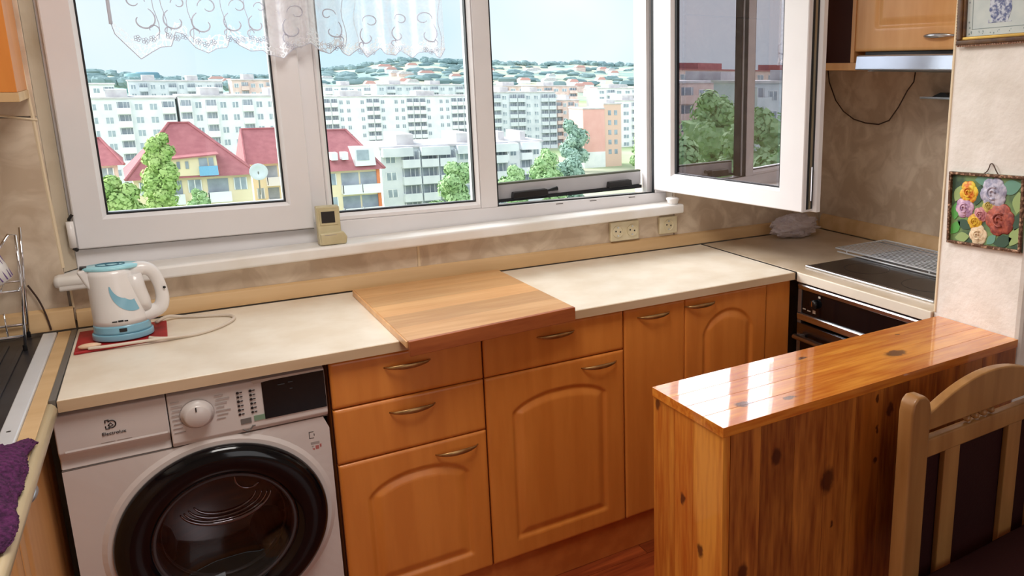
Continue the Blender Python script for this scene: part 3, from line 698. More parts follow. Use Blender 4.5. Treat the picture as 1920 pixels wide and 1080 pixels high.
obj('inner_ring', MB().lathe([(.150, -.598), (.146, -.600), (.142, -.597), (.140, -.590)], (cx, 0, cz), 64, 'y', caps=False), mat('smoked_ring', S(66, 64, 68), .25), dr, smooth=True)
dk = mat('dark_rubber', S(34, 32, 34), .4)
obj('bellows', MB().lathe([(.1495, -.586), (.142, -.570), (.146, -.560), (.136, -.552), (.140, -.545), (.130, -.540)], (cx, 0, cz), 64, 'y', caps=False), dk, wm, smooth=True)
dm = obj('drum', MB().lathe([(.130, -.5555), (.1315, -.5560), (.133, -.553), (.205, -.52), (.215, -.50), (.215, -.24), (.20, -.22), (.0001, -.22)], (cx, 0, cz), 64, 'y', caps=False), mat('drum_steel', S(120, 118, 116), .25, metal=1), wm, smooth=True)
for (a, b, c_) in ((.11, -.12, .7), (-.02, .17, .7), (-.15, -.09, .8)): obj('drum_rib', MB().ball((cx + a, -.40, cz + b), .05, 12, 8, (1, 2.4, c_)), M['steel'], dm, smooth=True)
for k_, (r_, y_) in enumerate(((.098, -.540), (.090, -.530), (.080, -.515), (.068, -.50))): obj('glint_arc', MB().tube([(cx + .008 + r_ * math.cos(a), y_, cz + .062 - .004 * k_ + r_ * .62 * math.sin(a)) for a in [-PI * (.03 + .9 * q / 24) for q in range(25)]], [.0018 + .0045 * math.sin(PI * q / 24) for q in range(25)], 8), M['chrome'], dm, smooth=True)  # added chrome arcs stand in for bright reflections in the door
obj('glint_arc', MB().tube([(cx + .062 + .030 * math.cos(a), -.53, cz + .105 + .034 * math.sin(a)) for a in [PI * (.75 + 1.0 * q / 16) for q in range(17)]], .003, 8), M['chrome'], dm, smooth=True)
# the box must be hollow behind the door: cut the body
bodyo = [c for c in wm.children if c.name.startswith('body')][0]
cutm = MB().lathe([(.17, -.60), (.17, -.20)], (cx, 0, cz), 48, 'y')
me = bodyo.data; bm = bmesh.new(); bm.from_mesh(me)
for f in [f for f in bm.faces if f.normal.y < -.9]: bm.faces.remove(f)
bm.to_mesh(me); bm.free()

# ================================================================== OVEN, HOB, GRILL
ov = thing('built_in_oven', 'built-in oven with black panel and steel bars under the hob', 'oven', (1.82, -.89, ZF))
Y0, Y1 = -.601, -1.193
XO = 1.800
obj('body', B(XO + .022, 2.40, Y1 + .01, Y0 - .005, ZF + .1, -.036), M['black'], ov)
obj('side_trim', B(XO, XO + .02, Y0, Y0 - .018, -.70, -.036), M['alu'], ov, bevel=.001)
cpn = obj('control_panel', MB().box(XO + .004, XO + .021, Y1, Y0 - .018, -.168, -.046), M['blackgloss'], ov)
obj('panel_trim', MB().prism([(XO - .006, -.046), (XO - .002, -.040), (XO + .02, -.040), (XO + .02, -.060), (XO - .002, -.060)], Y1, Y0 - .003, 'y'), M['steel'], cpn, bevel=.0015)
obj('panel_trim', MB().prism([(XO - .006, -.150), (XO - .001, -.146), (XO + .02, -.146), (XO + .02, -.172), (XO - .004, -.172)], Y1, Y0 - .003, 'y'), M['steel'], cpn, bevel=.0015)
kb2 = obj('knob', MB().lathe([(.016, XO + .004), (.016, XO - .010), (.012, XO - .014), (.0001, XO - .014)], (0, -.690, -.100), 24, 'x'), M['black'], cpn, smooth=True)
obj('knob_pointer', B(XO - .0165, XO - .0138, -.6925, -.6885, -.105, -.086), M['chrome'], kb2)
pmk = mat('pale_mark', S(200, 190, 175), .5)
for q in ((-.640, -.625, -.132, -.128), (-.665, -.648, -.134, -.130), (-.690, -.676, -.136, -.124), (-.712, -.702, -.075, -.068)): obj('panel_mark', B(XO + .003, XO + .0042, *q), pmk, cpn)
od = obj('oven_door', B(XO, XO + .02, Y1, Y0 - .020, -.70, -.182), M['blackgloss'], ov, bevel=.002)
obj('door_rail', B(XO - .004, XO + .002, Y1, Y0 - .004, -.222, -.184), mat('shaded_steel', S(120, 120, 130), .25, metal=1), od, bevel=.001)
obj('handle', MB().tube([(XO - .030, Y0 - .02, -.2280), (XO - .030, Y1, -.2280)], .0115, 14, flat=.8), M['steel'], od, smooth=True)
obj('handle_post', MB().box(XO - .03, XO, Y0 - .045, Y0 - .030, -.234, -.222), M['alu'], od)
hb = thing('ceramic_hob', 'black ceramic hob set into the side worktop', 'hob', (2.12, -.84, .0))
obj('glass_top', MB().prism([(1.884, -.564), (2.395, -.564), (2.395, -1.135), (1.884, -1.135)], .0008, .0065), M['hob'], hb, bevel=.0015)
obj('steel_edge', MB().box(1.868, 1.8838, -1.140, -.560, .0008, .0075), M['steel'], hb, bevel=.0015)
for (r_, y_) in ((.080, -.72), (.090, -1.0)): obj('cooking_zone', MB().lathe([(r_ - .0012, .0067), (r_, .0068), (r_ + .0012, .0067)], (2.02, y_, 0), 40, caps=False), M['black'], hb)
gr = thing('oven_grill_rack', 'steel wire oven rack lying across the back of the hob', 'oven rack', (2.27, -.70, .0))
gx0, gx1, gy0, gy1 = 2.135, 2.415, -.445, -.965; zg = .020
w_ = MB().tube([(gx0, gy0, zg), (gx1, gy0, zg), (gx1, gy1, zg), (gx0, gy1, zg)], .0032, 8, closed=True)
obj('frame_wire', w_, M['satin'], gr, smooth=True)
obj('frame_wire', MB().tube([(gx0 - .010, gy0 - .02, .0105), (gx0 - .010, gy1, .0105)], .0030, 8), M['satin'], gr, smooth=True)
for i in range(1, 15):
    x = gx0 + (gx1 - gx0) * i / 15
    obj('wire', MB().tube([(x, gy0, zg), (x, gy1, zg)], .0016, 6), M['satin'], gr, smooth=True)
for y in (-.62, -.80): obj('cross_wire', MB().tube([(gx0, y, zg - .004), (gx1, y, zg - .004)], .0026, 6), M['satin'], gr, smooth=True)
for x in (gx0, gx1):
    for y in (gy0 - .06, gy1 + .06): obj('foot', MB().tube([(x, y, zg), (x, y, .010)], .003, 6), M['satin'], gr)

# ================================================================== UPPER CABINET RIGHT, HOOD, CABLE, BRACKET
uc = thing('wall_cabinet', 'light orange wall cabinet with panelled door above the cooker hood', 'cabinet', (2.29, -.8, .70))
XF = 2.12
obj('carcass', MB().box(XF + .019, 2.463, -1.195, -.508, .772, 1.35), M['laminate_light'], uc)
d = arch_door('door', -1.190, -.508, .7665, 1.30, XF, uc, M['laminate_light'], (.085, .095, .078, .07), arch=False, axis='y', res=.006)
handle(d, -.888, XF, .8115, L_=.13, axis='y', m='steel')
sh = thing('open_shelf_unit', 'open orange shelf unit with dark inside between the casement and the wall cabinet', 'shelf', (2.29, -.3, .70))
obj('bottom_board', B(XF, 2.463, -.545, -.02, .700, .7265), M['laminate_light'], sh, bevel=.001)
obj('side_board', B(XF, 2.463, -.506, -.488, .727, 1.35), M['laminate_light'], sh, bevel=.001)
obj('side_board', B(XF, 2.463, -.038, -.02, .727, 1.35), M['laminate_light'], sh, bevel=.001)
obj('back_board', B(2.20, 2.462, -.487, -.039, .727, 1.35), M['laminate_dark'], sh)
obj('top_board', B(XF, 2.463, -.487, -.039, 1.33, 1.35), M['laminate_light'], sh)
obj('shelf_board', B(XF + .03, 2.1995, -.487, -.039, 1.02, 1.038), M['laminate_light'], sh)
hd = thing('cooker_hood', 'slim steel pull-out cooker hood under the wall cabinet', 'cooker hood', (2.25, -.85, .70))
obj('housing', B(2.135, 2.455, -1.19, -.548, .7005, .7655), M['black'], hd)
obj('pull_out_front', MB().prism([(2.060, .703), (2.066, .748), (2.076, .752), (2.13, .752), (2.13, .700), (2.064, .700)], -1.19, -.572, 'y'), mat('hood_steel', S(190, 202, 220), .4, metal=.8), hd, bevel=.002)
obj('filter', B(2.14, 2.45, -1.18, -.56, .6965, .700), M['alu'], hd)
tag_c = obj('hood_cable', MB().tube([(2.452, -.03, .70), (2.452, -.040, .652), (2.452, -.085, .575), (2.452, -.135, .530), (2.45, -.20, .500), (2.448, -.27, .488), (2.448, -.345, .486), (2.448, -.40, .505), (2.448, -.445, .560), (2.448, -.485, .625), (2.448, -.515, .660), (2.448, -.520, .699)], .0028, 6), M['cable'], smooth=True, label='thin dark cable looping down the tiles below the cooker hood', cat='cable', loc=(2.452, -.03, .70))
wb = thing('wall_bracket', 'small dark metal wall bracket with a pale front edge on the right wall', 'bracket', (2.45, -.67, .60))
obj('plate', B(2.395, 2.463, -.77, -.600, .601, .606), M['black'], wb)
obj('front_edge', B(2.389, 2.395, -.77, -.598, .598, .6065), M['steel'], wb, bevel=.001)
obj('hook_body', MB().prism([(-.63, .6062), (-.67, .623), (-.69, .622), (-.715, .6062)], 2.42, 2.463, 'x'), M['black'], wb)

# ================================================================== UPPER LEFT CABINET
ul = thing('left_wall_cabinet', 'orange wall cabinet at the top left edge of the window wall', 'cabinet', (-.45, -.15, .605))
obj('side_panel', B(-.94, -.272, -.3, -.0015, .625, 1.35), M['laminate'], ul, bevel=.001)
obj('bottom_board', B(-.94, -.270, -.302, -.0015, .604, .6245), M['trimwood'], ul, bevel=.001)

# ================================================================== OUTLETS, CLOCK, BAG
def outlet(name, x0, x1, z0, z1, n, label):
    o = thing(name, label, 'socket', ((x0 + x1) / 2, -.001, (z0 + z1) / 2))
    obj('cover_plate', B(x0, x1, -.016, -.0005, z0, z1), M['cream'], o, bevel=.004)
    for i in range(n):
        cx = x0 + (x1 - x0) * (i + .5) / n; zc = (z0 + z1) / 2; rr = .0235
        s_ = obj('socket', MB().lathe([(rr, -.0162), (rr, -.019), (rr - .003, -.019), (rr - .005, -.0165), (.0001, -.0165)], (cx, 0, zc), 28, 'y'), M['cream'], o, smooth=False)
        obj('pin_hole', MB().lathe([(.0034, -.0172), (.0001, -.0172)], (cx - .0095, 0, zc + .002), 10, 'y', caps=False).lathe([(.0034, -.0172), (.0001, -.0172)], (cx + .0095, 0, zc - .002), 10, 'y', caps=False), M['ink'], s_)
        for dz in (.013, -.019): obj('earth_clip', MB().box(cx - .003, cx + .003, -.0185, -.0165, zc + dz, zc + dz + .006), M['steel'], s_)
outlet('double_socket', 1.369, 1.494, .054, .1285, 2, 'cream double wall socket under the sill')
outlet('single_socket', 1.589, 1.672, .060, .1285, 1, 'cream single wall socket near the right end of the sill')
ck = thing('digital_thermometer', 'aged cream digital thermometer with dark screen standing on the sill', 'thermometer', (.392, -.01, sillz(.39)))
zb = sillz(.392) + .001
obj('case', MB().prism([(-.034, zb), (.006, zb), (.006, zb + .118), (-.020, zb + .116), (-.022, zb + .045)], .357, .422, 'x'), M['khaki'], ck, bevel=.003)
obj('base_foot', MB().prism([(.360, zb), (.432, zb), (.436, zb + .022), (.425, zb + .040), (.360, zb + .036)], -.036, -.020, 'y'), M['khaki'], ck, bevel=.004)
obj('screen_bezel', B(.364, .414, -.0238, -.020, zb + .060, zb + .108), M['khaki'], ck, bevel=.001)
obj('screen', B(.3685, .4065, -.0248, -.0238, zb + .067, zb + .102), M['ink'], ck)
obj('brand_line', MB().box(.372, .405, -.0365, -.0358, zb + .030, zb + .0315), M['faint'], ck)
bgm = bpy.data.materials.new('crumpled_clear_bag'); bgm.use_nodes = True; nt = bgm.node_tree; nt.nodes.clear()
o_ = N(nt, 'ShaderNodeOutputMaterial'); t_ = N(nt, 'ShaderNodeBsdfTransparent'); g_ = N(nt, 'ShaderNodeBsdfGlossy'); d_ = N(nt, 'ShaderNodeBsdfDiffuse')
t_.inputs[0].default_value = (.93, .92, .94, 1); g_.inputs['Roughness'].default_value = .15; d_.inputs[0].default_value = S(226, 216, 222)
m1 = N(nt, 'ShaderNodeMixShader'); m2 = N(nt, 'ShaderNodeMixShader'); fr = N(nt, 'ShaderNodeLayerWeight'); fr.inputs[0].default_value = .45
nt.links.new(t_.outputs[0], m1.inputs[1]); nt.links.new(g_.outputs[0], m1.inputs[2]); nt.links.new(fr.outputs['Facing'], m1.inputs[0])
m2.inputs[0].default_value = .62; nt.links.new(m1.outputs[0], m2.inputs[1]); nt.links.new(d_.outputs[0], m2.inputs[2]); nt.links.new(m2.outputs[0], o_.inputs[0])
def bagf(u, v):
    a = 2 * PI * u; t = PI * v
    p = Vector((math.sin(t) * math.cos(a), math.sin(t) * math.sin(a), math.cos(t)))
    k = 1 + .35 * noise.noise(p * 2.2 + Vector((5, 1, 2))) + .22 * abs(noise.noise(p * 5.5)) + .12 * noise.noise(p * 12)
    return Vector((2.212 + p.x * .112 * k, -.115 + p.y * .06 * k, max(.002, .046 + p.z * .046 * k)))
obj('plastic_bag', MB().grid(44, 28, bagf), bgm, label='crumpled clear plastic bag in the corner below the casement', cat='bag', loc=(2.21, -.115, 0), fix=False)

# ================================================================== KETTLE
kt = thing('electric_kettle', 'white and blue electric kettle on the red mat', 'kettle', (-.158, -.195, .008))
KX, KY, KZ = -.152, -.190, .010
def kr(h):  # radius profile
    P = [(0, .061), (.012, .061), (.022, .060), (.05, .0585), (.10, .055), (.15, .0515), (.172, .051), (.180, .049)]
    for (a, ra), (b, rb) in zip(P, P[1:]):
        if a <= h <= b: return ra + (rb - ra) * (h - a) / (b - a)
    return P[-1][1]
EL = .84
def ks(th, h, off=0):
    r = kr(h) + off; lean = -.010 * max(0, h - .05) / .13
    return (KX + lean + r * math.cos(th), KY + EL * r * math.sin(th), KZ + h)
def kshell(h0, h1, nh=10, off=0, n=48):
    m = MB()
    for i in range(nh + 1):
        for j in range(n): m.v.append(ks(2 * PI * j / n, h0 + (h1 - h0) * i / nh, off))
    for i in range(nh):
        for j in range(n): a = i * n; m.f.append((a + j, a + (j + 1) % n, a + n + (j + 1) % n, a + n + j))
    m.f.append(tuple(range(n))[::-1]); m.f.append(tuple(nh * n + j for j in range(n))); return m
obj('body', kshell(.038, .178), M['whiteplastic'], kt, smooth=True)
obj('lower_band', kshell(.0165, .0378, 4, .0006), M['aqua'], kt, smooth=True)
obj('power_base', kshell(.0, .0160, 3, .004), M['aqua'], kt, bevel=.002)
obj('lid', kshell(.1785, .186, 2, -.001), M['cyan'], kt, bevel=.002)
obj('lid_mark', MB().tube([(KX - .012 + .024 * math.cos(a), KY + .019 * math.sin(a), KZ + .1885) for a in [i * PI / 16 for i in range(32)]], .0012, 5, closed=True).tube([(KX + .004 + .020 * math.cos(a), KY + .017 * math.sin(a), KZ + .1885) for a in [i * PI / 16 for i in range(32)]], .0010, 5, closed=True), mat('lid_line', S(60, 110, 130), .5), kt)
obj('spout', MB().prism([(KX - .076, KZ + .180), (KX - .045, KZ + .186), (KX - .045, KZ + .128), (KX - .056, KZ + .130)], KY - .020, KY + .020, 'y'), M['whiteplastic'], kt, bevel=.007)
obj('spout_vent', B(KX - .068, KX - .054, KY - .012, KY + .012, KZ + .183, KZ + .188), M['ink'], kt)
HP = [(KX + .024, KZ + .158), (KX + .040, KZ + .168), (KX + .060, KZ + .171), (KX + .076, KZ + .162), (KX + .086, KZ + .140), (KX + .092, KZ + .110), (KX + .092, KZ + .084), (KX + .084, KZ + .064), (KX + .064, KZ + .054), (KX + .044, KZ + .050)]
obj('handle', MB().tube(smoothp([(x, KY - .004, z) for x, z in HP], 4), [.0172 + .0030 * math.cos(i * .17) for i in range(37)], 16), M['whiteplastic'], kt, smooth=True)
obj('handle_grip', MB().tube([(KX + .034, KY - .012, KZ + .160), (KX + .040, KY - .012, KZ + .125), (KX + .050, KY - .012, KZ + .090), (KX + .054, KY - .010, KZ + .066)], [.022, .020, .017, .014], 16), M['whiteplastic'], kt, smooth=True)
obj('top_cover', MB().lathe([(.050, .1790), (.051, .1800), (.050, .1850), (.046, .1872), (.0001, .1880)], (KX - .004, KY, KZ), 40, ell=.74).xf(Matrix.Translation((KX, 0, 0)) @ Matrix.Diagonal((1.22, 1, 1, 1)) @ Matrix.Translation((-KX, 0, 0))), M['cyan'], kt, smooth=True)
# blue crescent of the water gauge on the side facing the room
cr = MB(); n = 18
for i in range(n + 1):
    t = i / n; a = PI * (.93 + .66 * t)
    for rad in (.047, .047 - (.003 + .021 * min(1, 2.0 * t))):
        u = .036 + rad * math.cos(a); h = .128 + rad * 1.2 * math.sin(a)
        cr.v.append(ks(-PI / 2 + u / .060, h, .0012))
for i in range(n): cr.f.append((2*i, 2*i+1, 2*i+3, 2*i+2))
obj('water_gauge', cr, M['aqua'], kt, smooth=True)
m_ = MB()
for i, (a, b) in enumerate(((-.020, -.009), (-.007, .004), (.006, .014))):
    p = ks(-PI / 2 + a / .06, .050, .0008); q = ks(-PI / 2 + b / .06, .050, .0008)
    m_.box(p[0], q[0], min(p[1], q[1]) - .0008, min(p[1], q[1]) + .0004, p[2] - .0012, p[2] + (.0032 if i == 1 else .0018))
obj('maker_mark', m_, M['ink'], kt)
p = ks(-PI / 2 - .02, .028, .001)
obj('switch', B(p[0] - .006, p[0] + .010, p[1] - .0015, p[1] + .002, p[2] - .005, p[2] + .004), M['ink'], kt, bevel=.001)
obj('rear_button', MB().ball((KX + .099, KY - .020, KZ + .118), .0035), M['ink'], kt)
obj('red_mat', MB().prism([(-.254, -.275), (-.062, -.252), (-.056, -.085), (-.246, -.082)], .0006, .0075), M['red'], bevel=.002, label='square red mat under the kettle', cat='mat', loc=(-.155, -.17, 0))
cd = thing('kettle_cord', 'white kettle cord looping over the worktop and the mat', 'cord', (-.03, -.2, .004))
cp = [(-.100, -.262, .014), (-.085, -.272, .012), (-.050, -.268, .006), (.0, -.262, .005), (.045, -.235, .005), (.080, -.195, .005), (.098, -.155, .005), (.092, -.120, .005), (.060, -.098, .005), (.015, -.080, .005), (-.020, -.062, .006), (-.052, -.072, .014), (-.080, -.118, .014)]
cordm = mat('white_cord', S(226, 212, 196), .5)
obj('cable', MB().tube(smoothp(cp), .0044, 8), cordm, cd, smooth=True)
obj('plug_tail', MB().tube(smoothp([(.0, -.262, .0045), (-.06, -.276, .010), (-.13, -.277, .0115), (-.185, -.276, .0115), (-.225, -.270, .0115)]), .0038, 8), cordm, cd, smooth=True)
obj('plug', MB().ball((-.222, -.262, .0155), .012, 12, 8, (2.0, .8, .55)), mat('pale_plug', S(236, 200, 170), .4), cd, smooth=True)

# ================================================================== LEFT COUNTER WITH SINK
t_ = Vector((-.045, -1, 0)).normalized(); w_ = Vector((t_.y, -t_.x, 0))   # along the edge towards the room; inwards (-x)
TL = Matrix(((t_.x, w_.x, 0, -.277), (t_.y, w_.y, 0, -.600), (0, 0, 1, 0), (0, 0, 0, 1)))
lc = thing('sink_worktop', 'pale worktop with steel sink rim along the left wall', 'worktop', (-.6, -1, -.03))
def lbox(a0, a1, b0, b1, z0, z1): return MB().box(a0, a1, b0, b1, z0, z1, TL)
obj('joint_strip', lbox(-.575, -.004, .0012, .0125, -.026, .0012), M['alu'], lc)
obj('slab', MB().box(-.575, 1.6, .0135, .042, -.031, .0, TL), M['trimwood'], lc, bevel=.002)
obj('slab', MB().box(-.575, 1.6, .0425, .60, -.031, -.012, TL), M['trimwood'], lc)
pf = MB(); prof = [(.013, .0005), (.006, -.001), (.001, -.006), (-.002, -.014), (-.001, -.024), (.004, -.031), (.013, -.031)]
for a in (.012, 1.6):
    for b, z in prof: pf.v.append(tuple(TL @ Vector((a, b, z))))
for j in range(7): pf.f.append((j, (j+1) % 7, 7 + (j+1) % 7, 7 + j))
pf.f += [tuple(range(7))[::-1], tuple(range(7, 14))]
obj('rounded_lip', pf, mat('cream_lip', S(236, 214, 172), .3, coat=.3), lc, smooth=True, fix=True)
sk = thing('steel_sink', 'dark ribbed sink drainer with a bright steel rim', 'sink', (-.55, -.8, -.01))
obj('rim', MB().box(-.56, 1.5, .0425, .072, -.011, .0045, TL), M['satin'], sk, bevel=.003)
obj('drainer', MB().box(-.56, 1.5, .0725, .50, -.011, -.003, TL), M['sink'], sk)
for i in range(12):
    b = .10 + i * .032
    obj('rib', MB().box(-.50, .65, b, b + .010, -.003, .0005, TL), M['sink'], sk, bevel=.001)
obj('waste_mark', MB().lathe([(.004, .0047), (.0001, .0047)], tuple(TL @ Vector((.15, .058, 0))), 12, caps=False), M['ink'], sk)
# left base cabinet
lb = thing('sink_cabinet', 'light orange base cabinet under the sink worktop', 'cabinet', (-.5, -1, ZF))
TLc = TL
obj('carcass', MB().box(-.235, 1.6, .066, .50, -.80, -.033, TL), M['laminate_light'], lb)
obj('plinth', MB().box(-.235, 1.6, .11, .50, ZF + .001, -.801, TL), M['kick'], lb)
def ldoor(a0, a1, hx):
    dm = MB(); res = .008; z0, z1 = -.79, -.045; nu, nv = int((a1 - a0) / res), int((z1 - z0) / res)
    for j in range(nv + 1):
        for i in range(nu + 1):
            a = a0 + (a1 - a0) * i / nu; z = z0 + (z1 - z0) * j / nv
            c = (a0 + a1) / 2; hw = (a1 - a0) / 2 - .055; u = min(1, abs(a - c) / hw)
            zt = z1 - .055 - .05 * (1 - math.sqrt(1 - .8 * u * u)) * 2
            s = min(hw - abs(a - c), z - z0 - .06, zt - z); dd_ = 0
            if s > 0: dd_ = .006 * min(1, s / .006) if s < .012 else .006 * max(0, 1 - (s - .012) / .022)
            dm.v.append(tuple(TL @ Vector((a, .048 + dd_, z))))
    for j in range(nv):
        for i in range(nu): q = j * (nu + 1) + i; dm.f.append((q, q + 1, q + nu + 2, q + nu + 1))
    per = [i for i in range(nu + 1)] + [(nu + 1) * j + nu for j in range(1, nv + 1)] + [(nu + 1) * nv + i for i in range(nu - 1, -1, -1)] + [(nu + 1) * j for j in range(nv - 1, 0, -1)]
    bs = len(dm.v); Ti = TL.inverted()
    for p in per:
        v = Ti @ Vector(dm.v[p]); dm.v.append(tuple(TL @ Vector((v.x, .065, v.z))))
    n = len(per)
    for k in range(n): dm.f.append((per[k], bs + k, bs + (k + 1) % n, per[(k + 1) % n]))
    d = obj('door', dm, M['laminate_light'], lb, smooth=True)
    P = [tuple(TL @ Vector((hx + u * .06, .047 - .02 * (1 - u * u) ** .6, -.10))) for u in [i / 6 - 1 for i in range(13)]]
    obj('handle', MB().tube(P, [.002 + .004 * (1 - abs(i / 6 - 1) ** 2) for i in range(13)], 8), M['steel'], d, smooth=True)
ldoor(-.20, .30, .22); ldoor(.303, .80, .62); ldoor(.803, 1.3, .9)

# dish rack with cup
dk_ = thing('dish_rack', 'chrome wire dish rack standing on the sink drainer', 'dish rack', (-.42, -.13, 0))
wire = M['chrome']
yr = -.13
def rk(pts, r=.0026): obj('wire', MB().tube(pts, r, 8), wire, dk_, smooth=True)
rk([(-.352, -.152, .004), (-.3375, -.150, .15), (-.332, -.150, .285), (-.345, -.150, .288), (-.40, -.150, .205)], .0032)
rk([(-.60, -.150, .004), (-.612, -.150, .285), (-.595, -.150, .288), (-.54, -.150, .205)], .0032)
for yy in (-.150, -.03):
    rk([(-.345, yy, .148), (-.605, yy, .146)]); rk([(-.352, yy, .034), (-.60, yy, .034)], .0036)
rk([(-.345, -.150, .148), (-.345, -.03, .148)]); rk([(-.605, -.150, .146), (-.605, -.03, .146)]); rk([(-.352, -.03, .004), (-.332, -.03, .285)], .0032); rk([(-.60, -.03, .004), (-.612, -.03, .285)], .0032)
for i in range(7): rk([(-.38 - i * .033, -.150, .034), (-.38 - i * .033, -.150, .095)], .0018)
for i in range(6): rk([(-.38 - i * .038, -.150, .147), (-.38 - i * .038, -.03, .147)], .0016)
obj('rubber_foot', MB().lathe([(.0045, -.0025), (.0045, .012)], (-.352, -.152, 0), 10), M['black'], dk_)
obj('rubber_foot', MB().lathe([(.0045, -.0025), (.0045, .012)], (-.60, -.150, 0), 10), M['black'], dk_)
obj('rubber_foot', MB().lathe([(.0045, -.0025), (.0045, .012)], (-.352, -.03, 0), 10), M['black'], dk_)
obj('rubber_foot', MB().lathe([(.0045, -.0025), (.0045, .012)], (-.60, -.03, 0), 10), M['black'], dk_)
cu = thing('striped_cup', 'white cup with purple stripes lying tilted in the dish rack', 'cup', (-.385, -.10, .150))
TC = Matrix.Translation((-.397, -.09, .186)) @ Matrix.Rotation(-.5, 4, 'Y')
obj('bowl', MB().lathe([(.020, -.034), (.030, -.030), (.038, .0), (.041, .034), (.039, .034), (.036, 0), (.028, -.026), (.0001, -.028)], (0, 0, 0), 32).xf(TC), M['whiteplastic'], cu, smooth=True)
st = MB()
for q in range(16):
    a = q * 2 * PI / 16
    P = [tuple(TC @ Vector(((.0305 + .0105 * k / 4 + .0006) * math.cos(a), (.0305 + .0105 * k / 4 + .0006) * math.sin(a), -.028 + .06 * k / 4))) for k in range(5)]
    st.tube(P, .0016, 5)
obj('stripe', st, mat('purple_glaze', S(120, 92, 150), .4), cu)
obj('drain_hose', MB().tube(smoothp([(-.338, -.010, .13), (-.322, -.012, .09), (-.312, -.018, .05), (-.306, -.024, .008)]), .0022, 6), M['cable'], smooth=True, label='thin dark cable running down the tiles behind the dish rack', cat='cable', loc=(-.338, -.01, .13))

# purple towel hanging over the edge
def towf(u, v):
    # a folded, bunched strip lying on the rim: rises from the drainer, rolls over and drops to the front
    q = PI * (.02 + .96 * v)
    w_w = .078 + .02 * noise.noise(Vector((u * 3, 0, 7)))
    h_h = (.045 + .014 * noise.noise(Vector((u * 5, 2, 1)))) * min(1, .35 + 3 * u, .35 + 3 * (1 - u))
    k = noise.noise(Vector((u * 9, v * 5, 3))) * .009 + noise.noise(Vector((u * 75, v * 50, 1))) * .003
    a = .24 + .42 * u + .03 * noise.noise(Vector((v * 4, 1, 0)))
    b = .082 + (w_w + k) * math.cos(q) ; z = .006 + (h_h + k) * math.sin(q)
    if v < .06: z = max(.0055, z)
    return TL @ Vector((a, b, max(z, .0055)))
to = obj('towel', MB().grid(110, 100, towf), M['purple'], smooth=True, label='purple terry towel lying bunched on the steel sink rim', cat='towel', loc=tuple(TL @ Vector((.5, .02, 0))), fix=False)
sm = to.modifiers.new('thick', 'SOLIDIFY'); sm.thickness = .004; sm.offset = -1

# ================================================================== PINE BAR
bo = Vector((1.30, -1.37, ZF))
bar = thing('pine_bar', 'varnished knotty pine bar counter jutting out from the pillar', 'bar counter', tuple(bo))
def K(l): return [(x - bo.x, y - bo.y, z - bo.z, r) for x, y, z, r in l]
BX0, BX1, BY0, BY1, BT = .806, 1.7975, -1.2165, -1.4815, -.008
top_m = wood('pine_top', S(242, 160, 62), S(200, 104, 26), 'X', K([(.905, -1.335, BT, .014), (1.018, -1.440, BT, .009), (1.435, -1.372, BT, .019), (.915, -1.410, BT, .012), (1.213, -1.2655, BT, .008), (1.56, -1.27, BT, .005), (.96, -1.385, BT, .006)]), coat=1.0, rough=.25, bands=13)
side_m = wood('shaded_pine_side', S(206, 128, 54), S(136, 66, 24), 'Z', K([(.9485, -1.4815, -.111, .013), (1.103, -1.4815, -.214, .020), (.861, -1.4815, -.357, .015), (1.124, -1.4815, -.33, .007), (1.255, -1.4815, -.05, .006), (1.262, -1.4815, -.13, .006), (1.258, -1.4815, -.21, .006), (1.30, -1.4815, -.09, .01)]), coat=.55, rough=.35, bands=12)  # darker pine than top and end: shade put into the colour
end_m = wood('pine_end', S(244, 164, 66), S(200, 104, 30), 'Z', K([(.806, -1.236, -.045, .011), (.806, -1.337, -.232, .009), (.806, -1.405, -.323, .010), (.806, -1.25, -.62, .010), (.806, -1.42, -.60, .012)]), coat=.6, rough=.35, bands=12)
ys = [BY0, -1.290, -1.352, -1.415, BY1 - .003]
for a, b in zip(ys, ys[1:]): obj('top_plank', B(BX0 - .003, BX1, b + .0002, a - .0002, BT - .022, BT), top_m, bar, bevel=.0008)
xs = [BX0 + .019, .905, 1.000, 1.092, 1.185, 1.275, 1.365, 1.460, 1.555, 1.650, BX1]
for a, b in zip(xs, xs[1:]): obj('side_plank', B(a + .0003, b - .0003, BY1, BY1 + .018, ZF + .001, BT - .0225), side_m, bar, bevel=.0006)
for a, b in zip(xs, xs[1:]): obj('rear_plank', B(a + .0003, b - .0003, BY0 - .018, BY0, ZF + .001, BT - .0225), side_m, bar, bevel=.0006)
ys = [BY0, -1.305, -1.375, BY1]
for a, b in zip(ys, ys[1:]): obj('end_plank', B(BX0, BX0 + .018, b + .0002, a - .0002, ZF + .001, BT - .0225), end_m, bar, bevel=.0008)

# ================================================================== CHAIR
ch = thing('dining_chair', 'honey-coloured wooden chair with arched top rail in front of the pine bar', 'chair', (1.47, -1.83, ZF))
CY = -1.62; XL, XR, CC = 1.183, 1.757, 1.470
for s_ in (-1, 1):
    xc = CC - s_ * .2535; a = [(CC + s_ * .253 + dx, z) for dx, z in ((-.030, -.44), (-.031, -.02), (-.026, .004), (-.012, .016), (.010, .014), (.026, .002), (.032, -.02), (.033, -.44))]
    a = [(x, z) for x, z in a]
    obj('rear_post', MB().prism(a + [(CC + s_ * .253 + .026, ZF + .002), (CC + s_ * .253 - .020, ZF + .002)], CY - .022, CY + .018, 'y'), M['chair'], ch, bevel=.006)
def cz_top(u): return -.040 + .062 * math.cos(u * PI / 2) ** .8 + (.0 if abs(u) < .9 else (abs(u) - .9) * .05)
tp = [(CC + .222 * (i / 12 - 1), cz_top(i / 12 - 1)) for i in range(25)]
